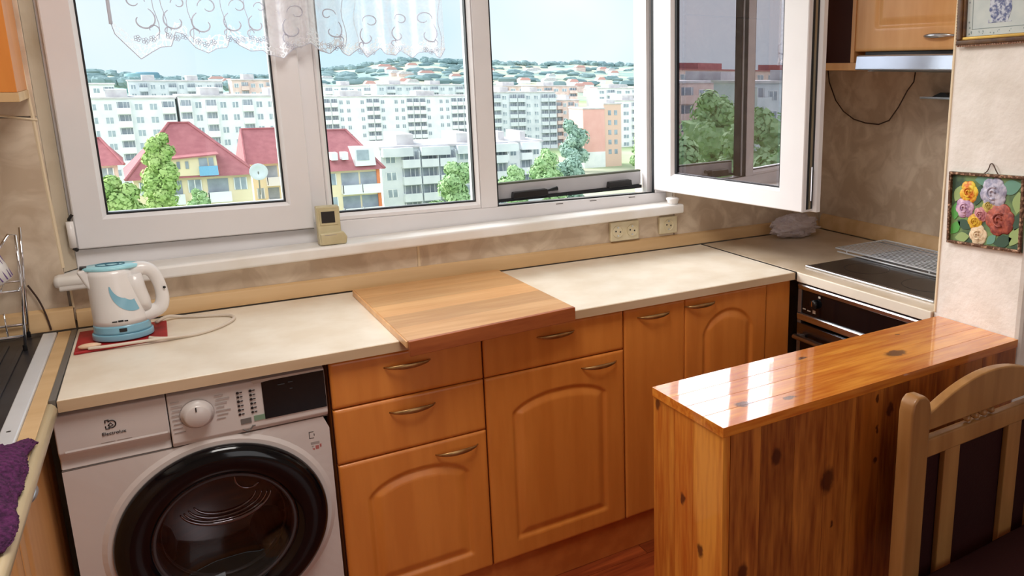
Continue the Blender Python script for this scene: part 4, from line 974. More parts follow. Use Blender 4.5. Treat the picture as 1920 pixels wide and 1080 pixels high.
obj('top_rail', MB().prism([(CC - .222, -.074), (CC + .222, -.074)] + tp[::-1], CY - .016, CY + .010, 'y'), M['chair'], ch, bevel=.004)
for i in range(4):
    x = 1.372 + i * .030
    obj('bead', MB().lathe([(.0001, -.0735), (.007, -.080), (.0092, -.0865), (.007, -.091), (.0001, -.0945)], (x + .03, CY - .004, 0), 14), M['chair'], ch, smooth=True)
obj('mid_rail', B(CC - .222, CC + .222, CY - .015, CY + .009, -.140, -.095), M['chair'], ch, bevel=.004)
for x in (1.350, 1.590): obj('back_slat', B(x - .027, x + .027, CY - .011, CY + .006, -.50, -.1395), M['chair'], ch, bevel=.003)
obj('back_panel', B(CC - .222, CC + .222, CY + .0065, CY + .012, -.49, -.139), M['uph'], ch)
obj('lower_rail', B(CC - .222, CC + .222, CY - .014, CY + .008, -.53, -.4995), M['chair'], ch, bevel=.003)
obj('seat', MB().prism([(CC - .26, CY - .025), (CC + .26, CY - .025), (CC + .235, CY - .40), (CC - .235, CY - .40)], ZF + .415, ZF + .440), M['uph'], ch, bevel=.01)
obj('seat_frame', MB().box(CC - .215, CC + .215, CY - .38, CY - .36, ZF + .35, ZF + .414).box(CC - .235, CC - .215, CY - .38, CY - .025, ZF + .35, ZF + .414).box(CC + .215, CC + .235, CY - .38, CY - .025, ZF + .35, ZF + .414), M['chair'], ch)
for s_ in (-1, 1): obj('front_leg', MB().box(CC + s_ * .215 - .02, CC + s_ * .215 + .02, CY - .40, CY - .36, ZF + .001, ZF + .349), M['chair'], ch, bevel=.004)

# ================================================================== PICTURES
def PT(cy, czz, rot=0, x=1.7995):  # local (u right, v up, w out) -> wall face looking to -x ; u runs to -y
    return Matrix.Translation((x, cy, czz)) @ Matrix(((0, 0, -1, 0), (-1, 0, 0, 0), (0, 1, 0, 0), (0, 0, 0, 1))) @ Matrix.Rotation(rot, 4, 'Z')
rp_ = thing('rose_plaque', 'small framed relief picture of roses hanging on the pillar', 'picture', (1.799, -1.347, .325))
T = PT(-1.3475, .3245, .045)
hw, hh = .119, .1015
obj('backing', MB().box(-hw, hw, -hh, hh, .001, .004).xf(T), mat('green_ground', S(120, 150, 95), .6, col2=S(58, 84, 66), scale=14, detail=3, lo=.42, hi=.6), rp_)
fm = mat('mottled_bronze_frame', S(90, 58, 36), .5, metal=.3, col2=S(200, 160, 130), scale=120, lo=.5, hi=.68, bump=.6, bscale=200)
for nm, b in (('frame_side', (-hw, hw, -hh, -hh + .008)), ('frame_side', (-hw, hw, hh - .008, hh)), ('frame_side', (-hw, -hw + .008, -hh + .008, hh - .008)), ('frame_side', (hw - .008, hw, -hh + .008, hh - .008))):
    obj(nm, MB().box(b[0], b[1], b[2], b[3], .0042, .014).xf(T), fm, rp_, bevel=.0015)
def rose(u, v, r, c1, c2, lab):
    m = MB(); rr = random.Random(int(u * 1000) + 3)
    for ring, (k, npt, hgt) in enumerate(((1.0, 6, .0045), (.72, 5, .0065), (.45, 4, .0085))):
        for i in range(npt):
            a = 2 * PI * i / npt + ring * .6 + rr.random() * .4
            cx_, cy_ = u + r * k * .48 * math.cos(a), v + r * k * .48 * math.sin(a)
            m.ball((cx_, cy_, hgt), r * k * .52, 10, 6, (1, 1, .18))
    for i in range(2):
        m.tube([(u + r * (.18 + .2 * i) * math.cos(a), v + r * (.18 + .2 * i) * math.sin(a), .0115 - .001 * i) for a in [q * PI / 6 + i for q in range(9)]], r * .07, 5)
    mt_ = mat('petal', c1, .5, col2=c2, scale=70, lo=.38, hi=.62)
    obj('rose', m.xf(T), mt_, rp_, smooth=True, label=lab)
F = lambda a, b: ((a - .5) * 2 * hw, (.5 - b) * 2 * hh)
def leaf(a, b, L_, ang, c):
    u, v = F(a, b); m = MB(); n = 8
    P = [(math.cos(ang) * L_ * (t - .5) - math.sin(ang) * L_ * .28 * math.sin(PI * t) * s_, math.sin(ang) * L_ * (t - .5) + math.cos(ang) * L_ * .28 * math.sin(PI * t) * s_) for s_, ts in ((1, range(n + 1)), (-1, range(n - 1, 0, -1))) for t in [i / n for i in ts]]
    obj('leaf', MB().prism([(u + x, v + y) for x, y in P], .0042, .0056).xf(T), c, rp_)
lg1 = mat('leaf_light', S(160, 185, 120), .5); lg2 = mat('leaf_dark', S(60, 90, 72), .5); lg3 = mat('leaf_teal', S(110, 160, 140), .5); lg4 = mat('leaf_bright', S(90, 170, 80), .5)
for a, b, L_, an, c in ((.12, .3, .05, 1.2, lg1), (.09, .55, .05, 1.5, lg4), (.1, .78, .05, .9, lg4), (.4, .3, .06, 1.3, lg2), (.82, .16, .07, .3, lg3), (.92, .35, .06, 1.5, lg1), (.47, .08, .06, .1, lg3), (.75, .88, .06, .4, lg2), (.9, .8, .06, 1.1, lg1), (.2, .9, .05, .2, lg1), (.6, .88, .04, .8, lg3), (.92, .6, .05, 1.3, lg2), (.22, .72, .05, -.4, lg2)):
    leaf(a, b, L_, an, c)
for a, b, r, c1_, c2_, lab in ((.27, .27, .026, S(246, 214, 70), S(226, 120, 40), 'yellow and orange rose'), (.60, .25, .035, S(214, 210, 226), S(150, 150, 176), 'pale lavender rose'), (.22, .49, .025, S(226, 190, 214), S(170, 130, 170), 'lilac rose'),
                           (.55, .42, .018, S(216, 196, 110), S(180, 160, 80), 'small yellow rose'), (.70, .60, .037, S(196, 104, 84), S(130, 60, 58), 'terracotta rose'), (.37, .66, .020, S(236, 196, 60), S(210, 150, 50), 'golden rose'), (.44, .56, .018, S(220, 160, 160), S(190, 120, 130), 'pink rosebud'), (.42, .84, .024, S(240, 222, 190), S(222, 190, 150), 'cream rose')):
    u, v = F(a, b); rose(u, v, r * 1.28, c1_, c2_, lab)
obj('hanging_wire', MB().tube([tuple(T @ Vector(p)) for p in smoothp([(-.012, hh - .002, .004), (.0, hh + .006, .005), (.006, hh + .016, .005), (.010, hh + .026, .005), (.018, hh + .026, .005), (.028, hh + .010, .005), (.036, hh - .002, .004)], 4)], .0016, 6), mat('rusty_wire', S(92, 70, 60), .6), rp_)
pc = thing('vase_picture', 'brown and gold framed print with a blue pot at the top of the pillar', 'picture', (1.799, -1.337, .765))
T = PT(-1.340, .918, .035)
hw, hh = .126, .150
obj('print_sheet', MB().box(-hw + .02, hw - .02, -hh + .02, hh - .02, .001, .006).xf(T), mat('print_paper', S(206, 214, 212), .5, col2=S(196, 206, 206), scale=30), pc)
bf = mat('brown_gilt_frame', S(74, 44, 22), .35, col2=S(104, 70, 34), scale=40)
gf = mat('gold_frame', S(196, 160, 84), .3, metal=.7)
for b in ((-hw, hw, -hh, -hh + .014), (-hw, hw, hh - .014, hh), (-hw, -hw + .016, -hh + .014, hh - .014), (hw - .016, hw, -hh + .014, hh - .014)):
    obj('frame_side', MB().box(b[0], b[1], b[2], b[3], .001, .020).xf(T), bf, pc, bevel=.003)
for b in ((-hw + .014, hw - .014, -hh + .012, -hh + .022), (-hw + .014, hw - .014, hh - .022, hh - .012), (-hw + .014, -hw + .024, -hh + .022, hh - .022), (hw - .024, hw - .014, -hh + .022, hh - .022)):
    obj('inner_slip', MB().box(b[0], b[1], b[2], b[3], .0061, .0150).xf(T), gf if b[3] - b[2] < .05 else bf, pc, bevel=.002)
bd_ = MB()
nb_ = 34
for i in range(nb_):
    u = -hw + 2 * hw * (i + .5) / nb_; bd_.ball((u, -hh - .001, .014), .0038, 6, 4, (1, 1, 1.1)); bd_.ball((u, hh + .001, .014), .0038, 6, 4)
for i in range(40):
    v = -hh + 2 * hh * (i + .5) / 40; bd_.ball((-hw - .001, v, .014), .0038, 6, 4); bd_.ball((hw + .001, v, .014), .0038, 6, 4)
obj('beaded_edge', bd_.xf(T), mat('bead_gilt', S(150, 110, 90), .3, metal=.5, col2=S(220, 190, 170), scale=200), pc, smooth=True)
gl = mat('grey_line', S(140, 156, 158), .6)
m_ = MB(); q = .040
m_.box(-hw + q, hw - q, -hh + q, -hh + q + .0016, .0061, .0066).box(-hw + q, hw - q, hh - q - .0016, hh - q, .0061, .0066).box(-hw + q, -hw + q + .0016, -hh + q, hh - q, .0061, .0066).box(hw - q - .0016, hw - q, -hh + q, hh - q, .0061, .0066)
rr = random.Random(4)
for i in range(70):
    side = i % 4; t = rr.uniform(-1, 1)
    if side < 2: u, v = t * (hw - .03), (-1, 1)[side] * (hh - .031 + rr.uniform(-.004, .004))
    else: u, v = (-1, 1)[side - 2] * (hw - .031 + rr.uniform(-.004, .004)), t * (hh - .03)
    m_.ball((u, v, .0062), rr.uniform(.0012, .0028), 6, 4, (1, 1.2, .2))
obj('printed_border', m_.xf(T), gl, pc)
bl = mat('blue_print', S(96, 106, 150), .6, col2=S(206, 212, 226), scale=110, lo=.42, hi=.6)
m_ = MB(); vb = -hh + .056
m_.prism([(-.030, vb + .075), (.030, vb + .075), (.034, vb + .03), (.024, vb), (-.024, vb), (-.034, vb + .03)], .0061, .0066)
m_.box(-.034, .034, vb - .003, vb - .001, .0061, .0067).box(-.036, -.033, vb - .003, vb + .006, .0061, .0067)
obj('blue_pot_print', m_.xf(T), bl, pc)

# ================================================================== THE TOWN OUTSIDE (flat ground about 28 m below; haze put into pale colours)
GZ = -29.0
M['wallwhite'] = mat('pale_render', S(246, 248, 250), .9, col2=S(232, 236, 240), scale=.3)
M['wallgrey'] = mat('grey_render', S(226, 232, 238), .9, col2=S(206, 214, 222), scale=.3)
M['wallcream'] = mat('cream_render', S(246, 232, 200), .9, col2=S(238, 222, 186), scale=.3)
M['wallsalmon'] = mat('salmon_render', S(236, 186, 178), .9, col2=S(230, 176, 168), scale=.3)
M['wallpeach'] = mat('peach_render', S(232, 200, 184), .9)
M['wallpink'] = mat('pinkish_render', S(236, 216, 210), .9, col2=S(216, 190, 182), scale=.4)
M['roofred'] = mat('red_roof_tiles', S(184, 118, 122), .9, col2=S(170, 104, 110), scale=1.2)
M['roofgrey'] = mat('grey_flat_roof', S(214, 212, 214), .9, col2=S(190, 186, 190), scale=.5)
M['pane'] = mat('far_window_pane', S(176, 190, 202), .3, col2=S(140, 154, 168), scale=.7)
M['shade'] = mat('balcony_shade', S(172, 182, 192), .8, col2=S(130, 140, 152), scale=.4)  # grey sheets paint the shade of balcony recesses; dormer windows share it
M['bluepanel'] = mat('blue_balcony_panel', S(130, 190, 230), .6)
M['orange'] = mat('orange_pilaster', S(236, 140, 90), .8)
grass = mat('park_ground', S(150, 176, 120), .95, col2=S(190, 186, 170), scale=.02)
obj('ground', MB().box(-900, 1500, 14, 2600, GZ - 1, GZ), grass, kind='structure')
ORI_ = ORI
def place(src, dx, dz, par):
    c = src.copy(); COL.objects.link(c); c.parent = par; c.location = (dx, 0, dz); ORI[c] = ORI[par]; return c
def block(label, x0, x1, y, depth, ztop, storey, nfl, cols, wall='wallwhite', name='apartment_block', group=None, ph=1.6, roof='roofgrey', rot=0, attic=False, gz=GZ, cat='building'):
    """cols: string, one letter per bay: w window, b balcony, . blank"""
    b = thing(name, label, cat, ((x0 + x1) / 2, y, gz), group)
    obj('wall', B(x0, x1, y, y + depth, gz, ztop), M[wall], b)
    obj('roof', MB().box(x0 - .3, x1 + .3, y - .4, y + depth + .3, ztop + .002, ztop + .35).box(x0 + (x1 - x0) * .15, x0 + (x1 - x0) * .28, y + 2, y + depth - 2, ztop + .35, ztop + 2.1).box(x0 + (x1 - x0) * .62, x0 + (x1 - x0) * .74, y + 2, y + depth - 2, ztop + .35, ztop + 2.0), M[roof], b)
    n = len(cols); bw = (x1 - x0) / n; wsrc = bsrc = None
    for f in range(nfl):
        zt = ztop - .5 - f * storey
        for i, c in enumerate(cols):
            xa = x0 + i * bw; dx, dz = i * bw, -f * storey
            if c == 'w':
                if wsrc is None:
                    m = MB(); a = x0 + bw * .22; e = x0 + bw * .78; z1 = ztop - .5 - storey * .2; z0 = z1 - storey * .48
                    wsrc = obj('window', MB().box(a, e, y - .05, y + .03, z0, z1), M['pane'], b)
                    obj('window_frame', MB().box(a, a + .12, y - .09, y - .05, z0, z1).box(e - .12, e, y - .09, y - .05, z0, z1).box((a + e) / 2 - .07, (a + e) / 2 + .07, y - .09, y - .05, z0, z1).box(a, e, y - .09, y - .05, z1 - .1, z1), M['wallwhite'], wsrc)
                    wsrc.location = (dx, 0, dz); continue
                c_ = place(wsrc, dx, dz, b)
                for g in wsrc.children:
                    q = g.copy(); COL.objects.link(q); q.parent = c_
            elif c == 'b':
                if bsrc is None:
                    a = x0 + bw * .04; e = x0 + bw * .96; z1 = ztop - .5; z0 = z1 - storey + .25
                    m = MB().box(a, e, y - 1.3, y - 1.18, z0, z0 + storey * .42).box(a, a + .12, y - 1.18, y, z0, z0 + storey * .42).box(e - .12, e, y - 1.18, y, z0, z0 + storey * .42).box(a, e, y - 1.3, y, z0 - .16, z0).box(e - .1, e, y - 1.25, y, z0 + storey * .42, z1)
                    bsrc = obj('balcony', m, M[wall], b)
                    obj('recess_shade', B(a + .15, e - .15, y - .06, y - .01, z0 + storey * .2, z1 - .2), M['shade'], bsrc)
                    obj('glazing', MB().box(a + bw * .1, a + bw * .13, y - .12, y - .07, z0, z1 - .2).box(a + bw * .45, a + bw * .48, y - .12, y - .07, z0, z1 - .2).box(a + bw * .7, a + bw * .73, y - .12, y - .07, z0, z1 - .2), M['wallwhite'], bsrc)
                    bsrc.location = (dx, 0, dz); continue
                c_ = place(bsrc, dx, dz, b)
                for g in bsrc.children:
                    q = g.copy(); COL.objects.link(q); q.parent = c_
    if attic:
        for i in range(0, n, 2):
            xa = x0 + i * bw; obj('attic_box', B(xa + .1, xa + bw * 1.6, y - 1.5, y - .02, ztop - 1.35, ztop + .1), M[wall], b)
    return b
# far long white blocks
block('very long white apartment block seen in the middle pane, stacked balconies along its front', 59, 116.5, 316, 12, -8.9, 3.0, 6, 'wbbww.wbbw.wwbbbw.wwbbbw', 'wallwhite')
block('white apartment block with glazed balconies at the left of the right-hand opening', 117.5, 143.5, 300, 12, -7.2, 3.05, 7, 'bwbbwwbb', 'wallgrey')
block('pinkish block half hidden behind the salmon tower', 144, 157, 306, 12, -10.6, 3.0, 6, 'wbwbw', 'wallpink')
block('low white block right of the salmon tower', 163, 205, 290, 14, -10.4, 3.1, 6, 'wwbwbwwbw', 'wallwhite')
block('white apartment block behind the red roofs, left end of the left pane', -22, 12.6, 231, 13, -6.4, 3.0, 6, 'wwbbwbwwbwwb', 'wallwhite')
block('white block with dark windows behind the tallest red roof', 13.2, 44, 228, 13, -6.0, 3.0, 6, 'bwbwwbwwwwbb', 'wallwhite')
for i, (a, b_, z, y) in enumerate(((-30, 2, -4.9, 330), (6, 34, -4.0, 345), (36, 62, -3.4, 335), (64, 96, -6.4, 390), (100, 140, -6.0, 395), (150, 196, -6.4, 385), (200, 250, -7.2, 370))):
    block(['low white roofline at the far left of the left pane', 'white roofline block behind the left pane blocks', 'pale block just left of the curtain mullion', 'distant white slab above the long block', 'distant white slab with set-back roof in the middle pane', 'distant pale slab above the grey block', 'distant pale slab at the right of the opening'][i], a, b_, y, 12, z, 3.0, 3, 'wbwwbwbwwb', ['wallwhite', 'wallgrey', 'wallpink'][i % 3])
# nearer white block with attic boxes
block('white block with boxed attic balconies at the foot of the middle pane', 35.5, 57.5, 140, 12, -12.1, 2.9, 5, 'wbbbwwb', 'wallgrey', attic=True)
block('small white block with awnings low in the right-hand opening', 59.4, 69.0, 150, 11, -12.9, 2.9, 4, 'bwbw', 'wallwhite', attic=True)
# salmon tower
tw = thing('tower_block', 'narrow salmon pink tower block in the right-hand opening', 'building', (125, 230, GZ))
obj('wall', B(119.6, 127.2, 230, 240, GZ, -10.6), M['wallsalmon'], tw)
obj('wall', B(127.2, 133.6, 230.6, 240, GZ, -9.2), M['wallpeach'], tw, label='peach side with small windows')
obj('base_band', B(119.5, 127.25, 229.9, 240, GZ, -24), M['wallwhite'], tw)
obj('roof', MB().box(119.4, 127.3, 229.8, 240, -10.6, -10.2).box(127.2, 133.8, 230.4, 240, -9.2, -8.8).box(129, 132, 232, 238, -8.8, -7.8), M['roofgrey'], tw)
for f in range(5):
    for x in (128.8, 131.0):
        obj('window', B(x, x + 1.1, 230.5, 230.62, -12.6 - f * 3.1, -11.1 - f * 3.1), M['pane'], tw)
# red-roofed houses
def house(label, x0, x1, y, d, ze, zr, storey, nf, cols, ridge=None, wall='wallcream', hip=(.2, .35), gz=GZ):
    h = thing('red_roofed_house', label, 'house', ((x0 + x1) / 2, y, gz))
    obj('wall', B(x0 + .4, x1 - .4, y, y + d, gz, ze), M[wall], h)
    w_ = x1 - x0; ra, rb = (x0 + hip[0] * w_, x1 - hip[1] * w_); ym = y + d / 2
    m = MB(); m.v = [(x0 - .3, y - .8, ze - .3), (x1 + .3, y - .8, ze - .3), (x1 + .3, y + d + .8, ze - .3), (x0 - .3, y + d + .8, ze - .3), (ra, ym - .6, zr), (rb, ym - .6, zr), (rb, ym + .6, zr), (ra, ym + .6, zr)]
    m.f = [(0, 1, 5, 4), (1, 2, 6, 5), (2, 3, 7, 6), (3, 0, 4, 7), (4, 5, 6, 7), (3, 2, 1, 0)]
    obj('roof', m, M['roofred'], h)
    obj('ridge_cap', MB().tube([(x1 + .3, y - .8, ze - .2), (rb, ym - .6, zr + .1), (ra, ym - .6, zr + .1), (x0 - .3, y - .8, ze - .2)], .16, 6), M['roofred'], h)
    n = len(cols); bw = (w_ - .8) / n
    for f in range(nf):
        for i, c in enumerate(cols):
            xa = x0 + .4 + i * bw; zt = ze - .55 - f * storey
            if c == 'w':
                q = obj('window', B(xa + bw * .2, xa + bw * .8, y - .06, y + .02, zt - 1.5, zt - .1), M['pane'], h)
                obj('window_frame', MB().box(xa + bw * .2, xa + bw * .2 + .1, y - .1, y - .06, zt - 1.5, zt - .1).box(xa + bw * .5 - .05, xa + bw * .5 + .05, y - .1, y - .06, zt - 1.5, zt - .1).box(xa + bw * .8 - .1, xa + bw * .8, y - .1, y - .06, zt - 1.5, zt - .1), M['wallwhite'], q)
            if c == 'b':
                q = obj('balcony', MB().box(xa, xa + bw, y - 1.2, y - 1.1, zt - 2.5, zt - 1.5).box(xa, xa + bw, y - 1.2, y, zt - 2.65, zt - 2.5).box(xa, xa + .08, y - 1.2, y, zt - 2.5, zt - 1.5), M['wallwhite'], h)
                obj('recess_shade', B(xa + .1, xa + bw - .1, y - .05, y - .01, zt - 2.4, zt - .1), M['shade'], q)
    return h
hA = house('tall red hipped roof over cream walls behind the poplar, with a blue dormer balcony', .6, 12.6, 105, 12, -10.9, -5.6, 2.9, 5, 'wbwbw', hip=(.38, .46))
dm_ = obj('dormer', MB().prism([(4.6, -11.0), (9.0, -11.0), (8.9, -8.85), (4.7, -9.15)], 104.3, 107, 'y'), M['wallcream'], hA)
obj('dormer_roof', MB().prism([(4.3, -9.15), (9.2, -8.8), (9.2, -8.65), (4.3, -8.98)], 103.9, 107.5, 'y'), M['roofred'], hA)
q = obj('balcony', B(7.1, 8.9, 103.5, 103.7, -11.0, -9.95), M['bluepanel'], hA, label='blue dormer balcony')
obj('recess_shade', MB().box(7.2, 8.0, 104.2, 104.29, -10.9, -9.1).box(8.15, 8.6, 104.2, 104.29, -10.9, -9.1), M['shade'], q)
obj('dormer_window', MB().box(5.1, 5.4, 104.2, 104.29, -10.2, -9.4).box(5.9, 6.2, 104.2, 104.29, -10.2, -9.4), M['shade'], hA)
hB = house('low red roof running behind the curtain mullion', 13.6, 19.0, 119, 9, -11.2, -7.3, 2.9, 5, 'wbw', hip=(.02, .1))
hC = house('red roofed cream house with orange corners at the left of the middle pane', 19.2, 26.7, 105, 11, -11.1, -6.9, 2.9, 5, 'wbb', hip=(-.02, .36))
obj('pilaster', B(26.1, 26.5, 104.8, 105.1, GZ, -11.2), M['orange'], hC)
obj('dormer', MB().prism([(23.6, -10.9), (26.0, -10.9), (25.8, -8.7), (23.6, -8.7)], 104.2, 108, 'y'), M['wallwhite'], hC)
obj('dormer_window', B(23.8, 25.2, 104.1, 104.19, -10.2, -8.95), M['pane'], hC)
for x in (21.0, 22.2): obj('skylight', MB().prism([(x, -10.1), (x + .7, -10.1), (x + .7, -9.2), (x, -9.2)], 104.6, 106, 'y'), M['wallwhite'], hC)
hD = house('small dark red gable roof at the far left behind the round tree', -4.8, .2, 120, 9, -10.6, -8.0, 2.9, 4, 'ww', hip=(.35, .35), wall='wallpink')
dsh = thing('satellite_dish', 'pale round satellite dish beside the red hipped roof', 'dish', (12.9, 104, -12.0))
obj('reflector', MB().lathe([(.0001, 0.25), (.55, .12), (.95, -.1), (.97, -.08), (.55, .18), (.0001, .30)], (12.9, 103.8, -10.9), 20, 'y'), M['wallgrey'], dsh, smooth=True)
obj('mast', MB().tube([(12.9, 104.3, -13.6), (12.9, 104.0, -10.9)], .08, 6), M['alu'], dsh)

# trees
leafm = {'a': mat('fresh_leaves', S(192, 214, 142), .8, col2=S(160, 192, 116), scale=.8, spec=.2), 'b': mat('green_leaves', S(184, 214, 160), .8, col2=S(150, 186, 134), scale=.8, spec=.2),
         'c': mat('blue_green_leaves', S(172, 200, 186), .8, col2=S(142, 174, 160), scale=.5, spec=.2)}
bark = mat('bark', S(110, 92, 76), .9)
def tree(label, x, y, zt, w, h, kind='a', nl=2600, ls=.30, seed=1, group=None, name='tree', gz=GZ):
    nl = int(nl * 2.0); ls *= .62
    t = thing(name, label, 'tree', (x, y, gz), group); rr = random.Random(seed)
    obj('trunk', MB().tube([(x, y, gz), (x + .1, y, (gz + zt) / 2), (x, y, zt - h * .3)], [w * .06, w * .045, w * .02], 8), bark, t, smooth=True)
    m = MB(); blobs = []
    nb_ = max(14, int(h / w * 12))
    for i in range(nb_):
        f = (i + .5) / nb_; z = zt - h * f; env = math.sin(PI * min(1, f * .75 + .16)) ** .8
        a = rr.uniform(0, 2 * PI); rad = w * .33 * env * rr.uniform(.1, 1.1); r = w * .21 * env * rr.uniform(.8, 1.3)
        c = (x + rad * math.cos(a), y + rad * math.sin(a), z); blobs.append((c, r)); m.ball(c, r * .8, 10, 7, (1, 1, 1.1), .7, i)
    for i in range(nl):
        c, r = rr.choice(blobs); d = Vector((rr.gauss(0, 1), rr.gauss(0, 1), rr.gauss(0, 1))).normalized(); p = Vector(c) + d * r * rr.uniform(.82, 1.25)
        u = d.cross(Vector((rr.uniform(-1, 1), rr.uniform(-1, 1), rr.uniform(-1, 1)))).normalized() * ls * rr.uniform(.6, 1.3); v = (u.cross(d).normalized() + d * rr.uniform(-.6, .6)) * ls * rr.uniform(.5, 1)
        m.quad(tuple(p - u - v), tuple(p + u - v), tuple(p + u + v), tuple(p - u + v))
    obj('foliage', m, leafm[kind], t, fix=False); return t
tree('tall narrow light green poplar in front of the red roof', 3.0, 90, -5.5, 3.2, 14, 'a', 4200, .22, 2, name='poplar')
tree('round light green tree low in the left pane', -.8, 81, -8.6, 4.6, 8, 'a', 3400, .24, 3)
tree('small green tree between the poplar and the cream wall', 6.1, 97, -11.8, 2.6, 7, 'b', 1500, .22, 4)
tree('round green tree at the bottom right of the middle pane', 40.6, 118, -13.2, 6.4, 10, 'b', 3200, .32, 5)
tree('low bushy tree at the lower edge of the middle pane', 34.0, 108, -17.0, 5.5, 8, 'b', 2200, .32, 6)
tree('pale tree in front of the block with awnings', 52.4, 124, -15.0, 6, 10, 'b', 2600, .34, 7)
tree('broad tree in the lower middle of the right-hand opening', 60.2, 128, -12.8, 6.5, 12, 'b', 2600, .34, 8)
tree('grey-green tree left of the salmon tower foot', 68.8, 136, -13.6, 6.5, 12, 'c', 2600, .34, 9)
tree('bright green tree at the right edge of the right-hand opening', 122, 196, -14.0, 10, 14, 'a', 2600, .5, 10)
tree('dark tree between the pinkish block and the tower', 113, 224, -14.5, 9, 14, 'c', 2400, .5, 11)
tree('small tree right of the salmon tower', 132, 215, -21, 8, 9, 'b', 1800, .5, 12)
# trees and blocks seen mirrored in the open casement
CT = ['broad green tree mirrored at the left of the open casement glass', 'tall green tree mirrored in the middle of the open casement glass', 'dense green tree mirrored right of the middle of the casement glass', 'green tree mirrored at the right edge of the casement glass', 'low green tree mirrored at the bottom left of the casement glass', 'low green tree mirrored at the bottom right of the casement glass', 'green tree far behind the other trees mirrored in the casement glass']
for i, (x, y, z, w_2, h) in enumerate(((-41, 34.0, -2.2, 6.2, 15), (-50, 33.5, -1.2, 5.6, 15), (-43, 25.6, -1.9, 6.6, 15), (-49, 20.5, -1.9, 6, 15), (-31, 24.6, -3.2, 6.2, 12), (-31, 16.5, -3.4, 6, 12), (-62, 43, -1.9, 9, 15))):
    tree(CT[i], x, y, z, w_2, h, 'b', 2000, .26, 20 + i)
block('block with a blank white gable mirrored in the open casement glass', -150, -99, 60.6, 6.2, -.6, 3, 7, 'wbwwbwwbwwb', 'wallgrey', gz=GZ)
block('long pale block mirrored at the left of the casement glass', -190, -101, 80, 12, -.9, 3, 7, 'wbwwbwwbwwbwwbw', 'wallpink')
block('long reddish roofed block mirrored beyond the gable in the casement glass', -260, -160, 128, 12, 1.6, 3, 7, 'wbwwbwwbwwbwwbw', 'wallpink', roof='roofred')

# hills with fields, woods and scattered houses
def hill(name, pts, y, d, m, label):
    """ridge polyline (x, z) at distance y"""
    mb = MB(); n = len(pts)
    for k, (yo, f) in enumerate(((-d, 0), (-d * .5, .55), (0, 1), (d, .9))):
        for x, z in pts: mb.v.append((x * (y + yo) / y, y + yo, GZ + (z - GZ) * f))
    for k in range(3):
        for i in range(n - 1): a = k * n + i; mb.f.append((a, a + 1, a + n + 1, a + n))
    o = obj(name, mb, m, kind='structure', smooth=True); return o
hm_ = mat('hazy_hill_woods', S(138, 164, 158), 1, col2=S(188, 186, 162), scale=.012, lo=.42, hi=.6, detail=6)  # pale blue-green puts distance haze into the hill colour
ridge = []
rr = random.Random(11)
def rz_(x):
    P = [(-300, -8), (-20, -9), (93, -19), (150, -16), (210, -13), (290, -3), (350, 4), (411, 16), (480, 17), (549, 12), (620, 14), (700, 13), (760, 18), (830, 14), (908, 16), (1300, 14)]
    for (a, b_), (c, d) in zip(P, P[1:]):
        if a <= x <= c: return b_ + (d - b_) * (x - a) / (c - a)
    return -8
ridge = [(x, rz_(x) + 2.2 * noise.noise(Vector((x * .03, 0, 0)))) for x in range(-300, 1300, 8)]
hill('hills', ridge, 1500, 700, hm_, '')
hpos = []
g = 'scattered houses on the far hillside'
hi = 0
while hi < 46:
    x = rr.uniform(.12, 1) * 900; y = rr.uniform(820, 1330); f = max(.05, 1 - (1500 - y) / 700 * .95); z = GZ + (rz_(x) - GZ) * f; X = x * y / 1500
    if any(abs(X - p) < 27 and abs(y - q) < 16 for p, q in hpos): continue
    hpos.append((X, y)); hi += 1
    h = thing('hillside_house', 'small pale house with a reddish roof on the far green hillside', 'house', (X, y, z - 3), g)
    w2 = rr.uniform(5, 10); hh2 = rr.uniform(4, 7)
    obj('wall', B(X - w2, X + w2, y, y + 9, z - 4, z + hh2), M[rr.choice(['wallwhite', 'wallpink', 'wallwhite'])], h)
    obj('roof', MB().prism([(X - w2 - .8, z + hh2), (X + w2 + .8, z + hh2), (X + w2 * .6, z + hh2 + 3.2), (X - w2 * .6, z + hh2 + 3.2)], y - .6, y + 9.6, 'y'), M[rr.choice(['roofpale', 'roofgrey', 'roofpale'])] if 'roofpale' in M else M.setdefault('roofpale', mat('pale_red_roof', S(216, 166, 160), .9)), h)  # paler red than on the nearer roofs
mb = MB()
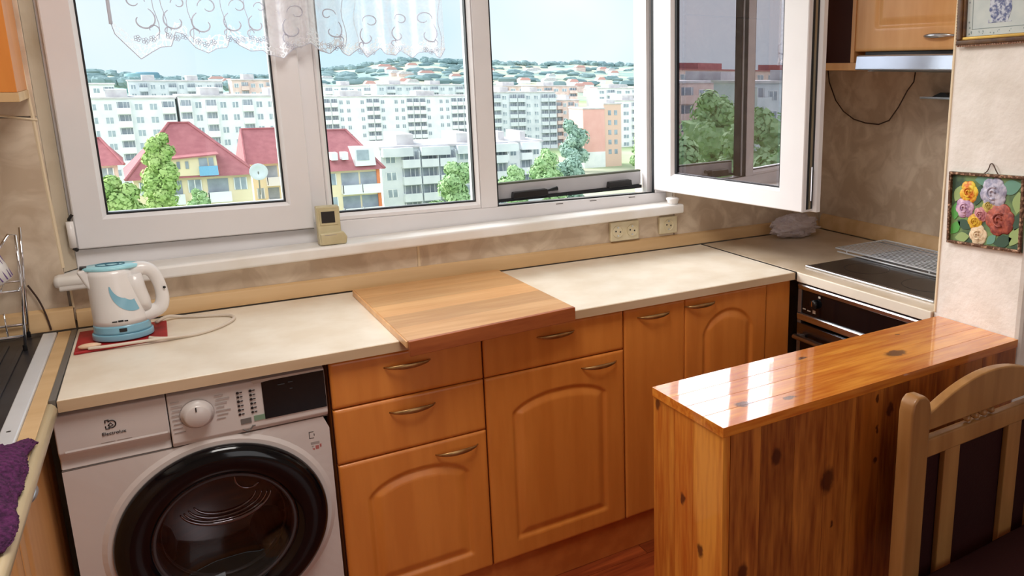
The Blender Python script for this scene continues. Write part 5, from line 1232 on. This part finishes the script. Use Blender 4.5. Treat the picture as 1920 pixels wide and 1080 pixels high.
for i in range(300):
    x = -40 + 1000 * i / 300 + rr.uniform(-3, 3); z = rz_(x)
    mb.ball((x, 1500 + rr.uniform(-40, 10), z + rr.uniform(-1, 2.5)), rr.uniform(3.5, 8), 7, 5, (1.3, 1, .8), .5, i)
for i in range(260):
    x = rr.uniform(-40, 960); y = rr.uniform(950, 1400); f = 1 - (1500 - y) / 700 * .9; z = GZ + (rz_(x) - GZ) * f
    if any(abs(x * y / 1500 - p) < 24 and abs(y - q - 4) < 18 for p, q in hpos): continue
    mb.ball((x * y / 1500, y, z + 1), rr.uniform(3, 6.5), 7, 5, (2.3, 1, .7), .5, i)
obj('ridge_woods', mb, mat('hazy_far_woods', S(136, 160, 162), 1, col2=S(120, 146, 152), scale=.02), label='blue-green belt of woodland along the far hill', cat='woods', kind='stuff', loc=(400, 1500, GZ))  # woods tinted blue-green, haze mixed into their colour
tg = thing('cooling_tower', 'broad dark blue-green tower on the skyline of the left pane', 'tower', (29, 900, -16))
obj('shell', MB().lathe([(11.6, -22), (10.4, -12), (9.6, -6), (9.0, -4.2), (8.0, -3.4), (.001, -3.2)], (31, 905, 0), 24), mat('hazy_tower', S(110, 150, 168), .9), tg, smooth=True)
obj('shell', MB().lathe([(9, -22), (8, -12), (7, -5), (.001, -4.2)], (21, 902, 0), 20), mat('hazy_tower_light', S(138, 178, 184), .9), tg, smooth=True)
tr_ = thing('radio_mast', 'thin far mast on the skyline right of the dark tower', 'mast', (57, 900, -16))
obj('mast', MB().tube([(57, 900, -20), (57, 900, -4)], [.9, .35], 6), M['wallgrey'], tr_)
# treetops of the near park along the left skyline
mb = MB()
for i in range(60):
    x = -30 + 120 * i / 60; mb.ball((x + rr.uniform(-1, 1), 700 + rr.uniform(-10, 10), -9.5 + 2.0 * noise.noise(Vector((x * .08, 2, 0))) - (1.6 if x > 38 else 0) + (0), ), rr.uniform(2.5, 4.2), 8, 6, (1.2, 1, .9), .5, i)
obj('skyline_woods', mb, bpy.data.materials['hazy_far_woods'], label='low line of dark trees on the skyline of the left pane', cat='woods', kind='stuff', loc=(20, 700, GZ))
# parts need no flat copies of their own names: rename nothing, drop stray unused meshes
for me in list(bpy.data.meshes):
    if me.users == 0: bpy.data.meshes.remove(me)
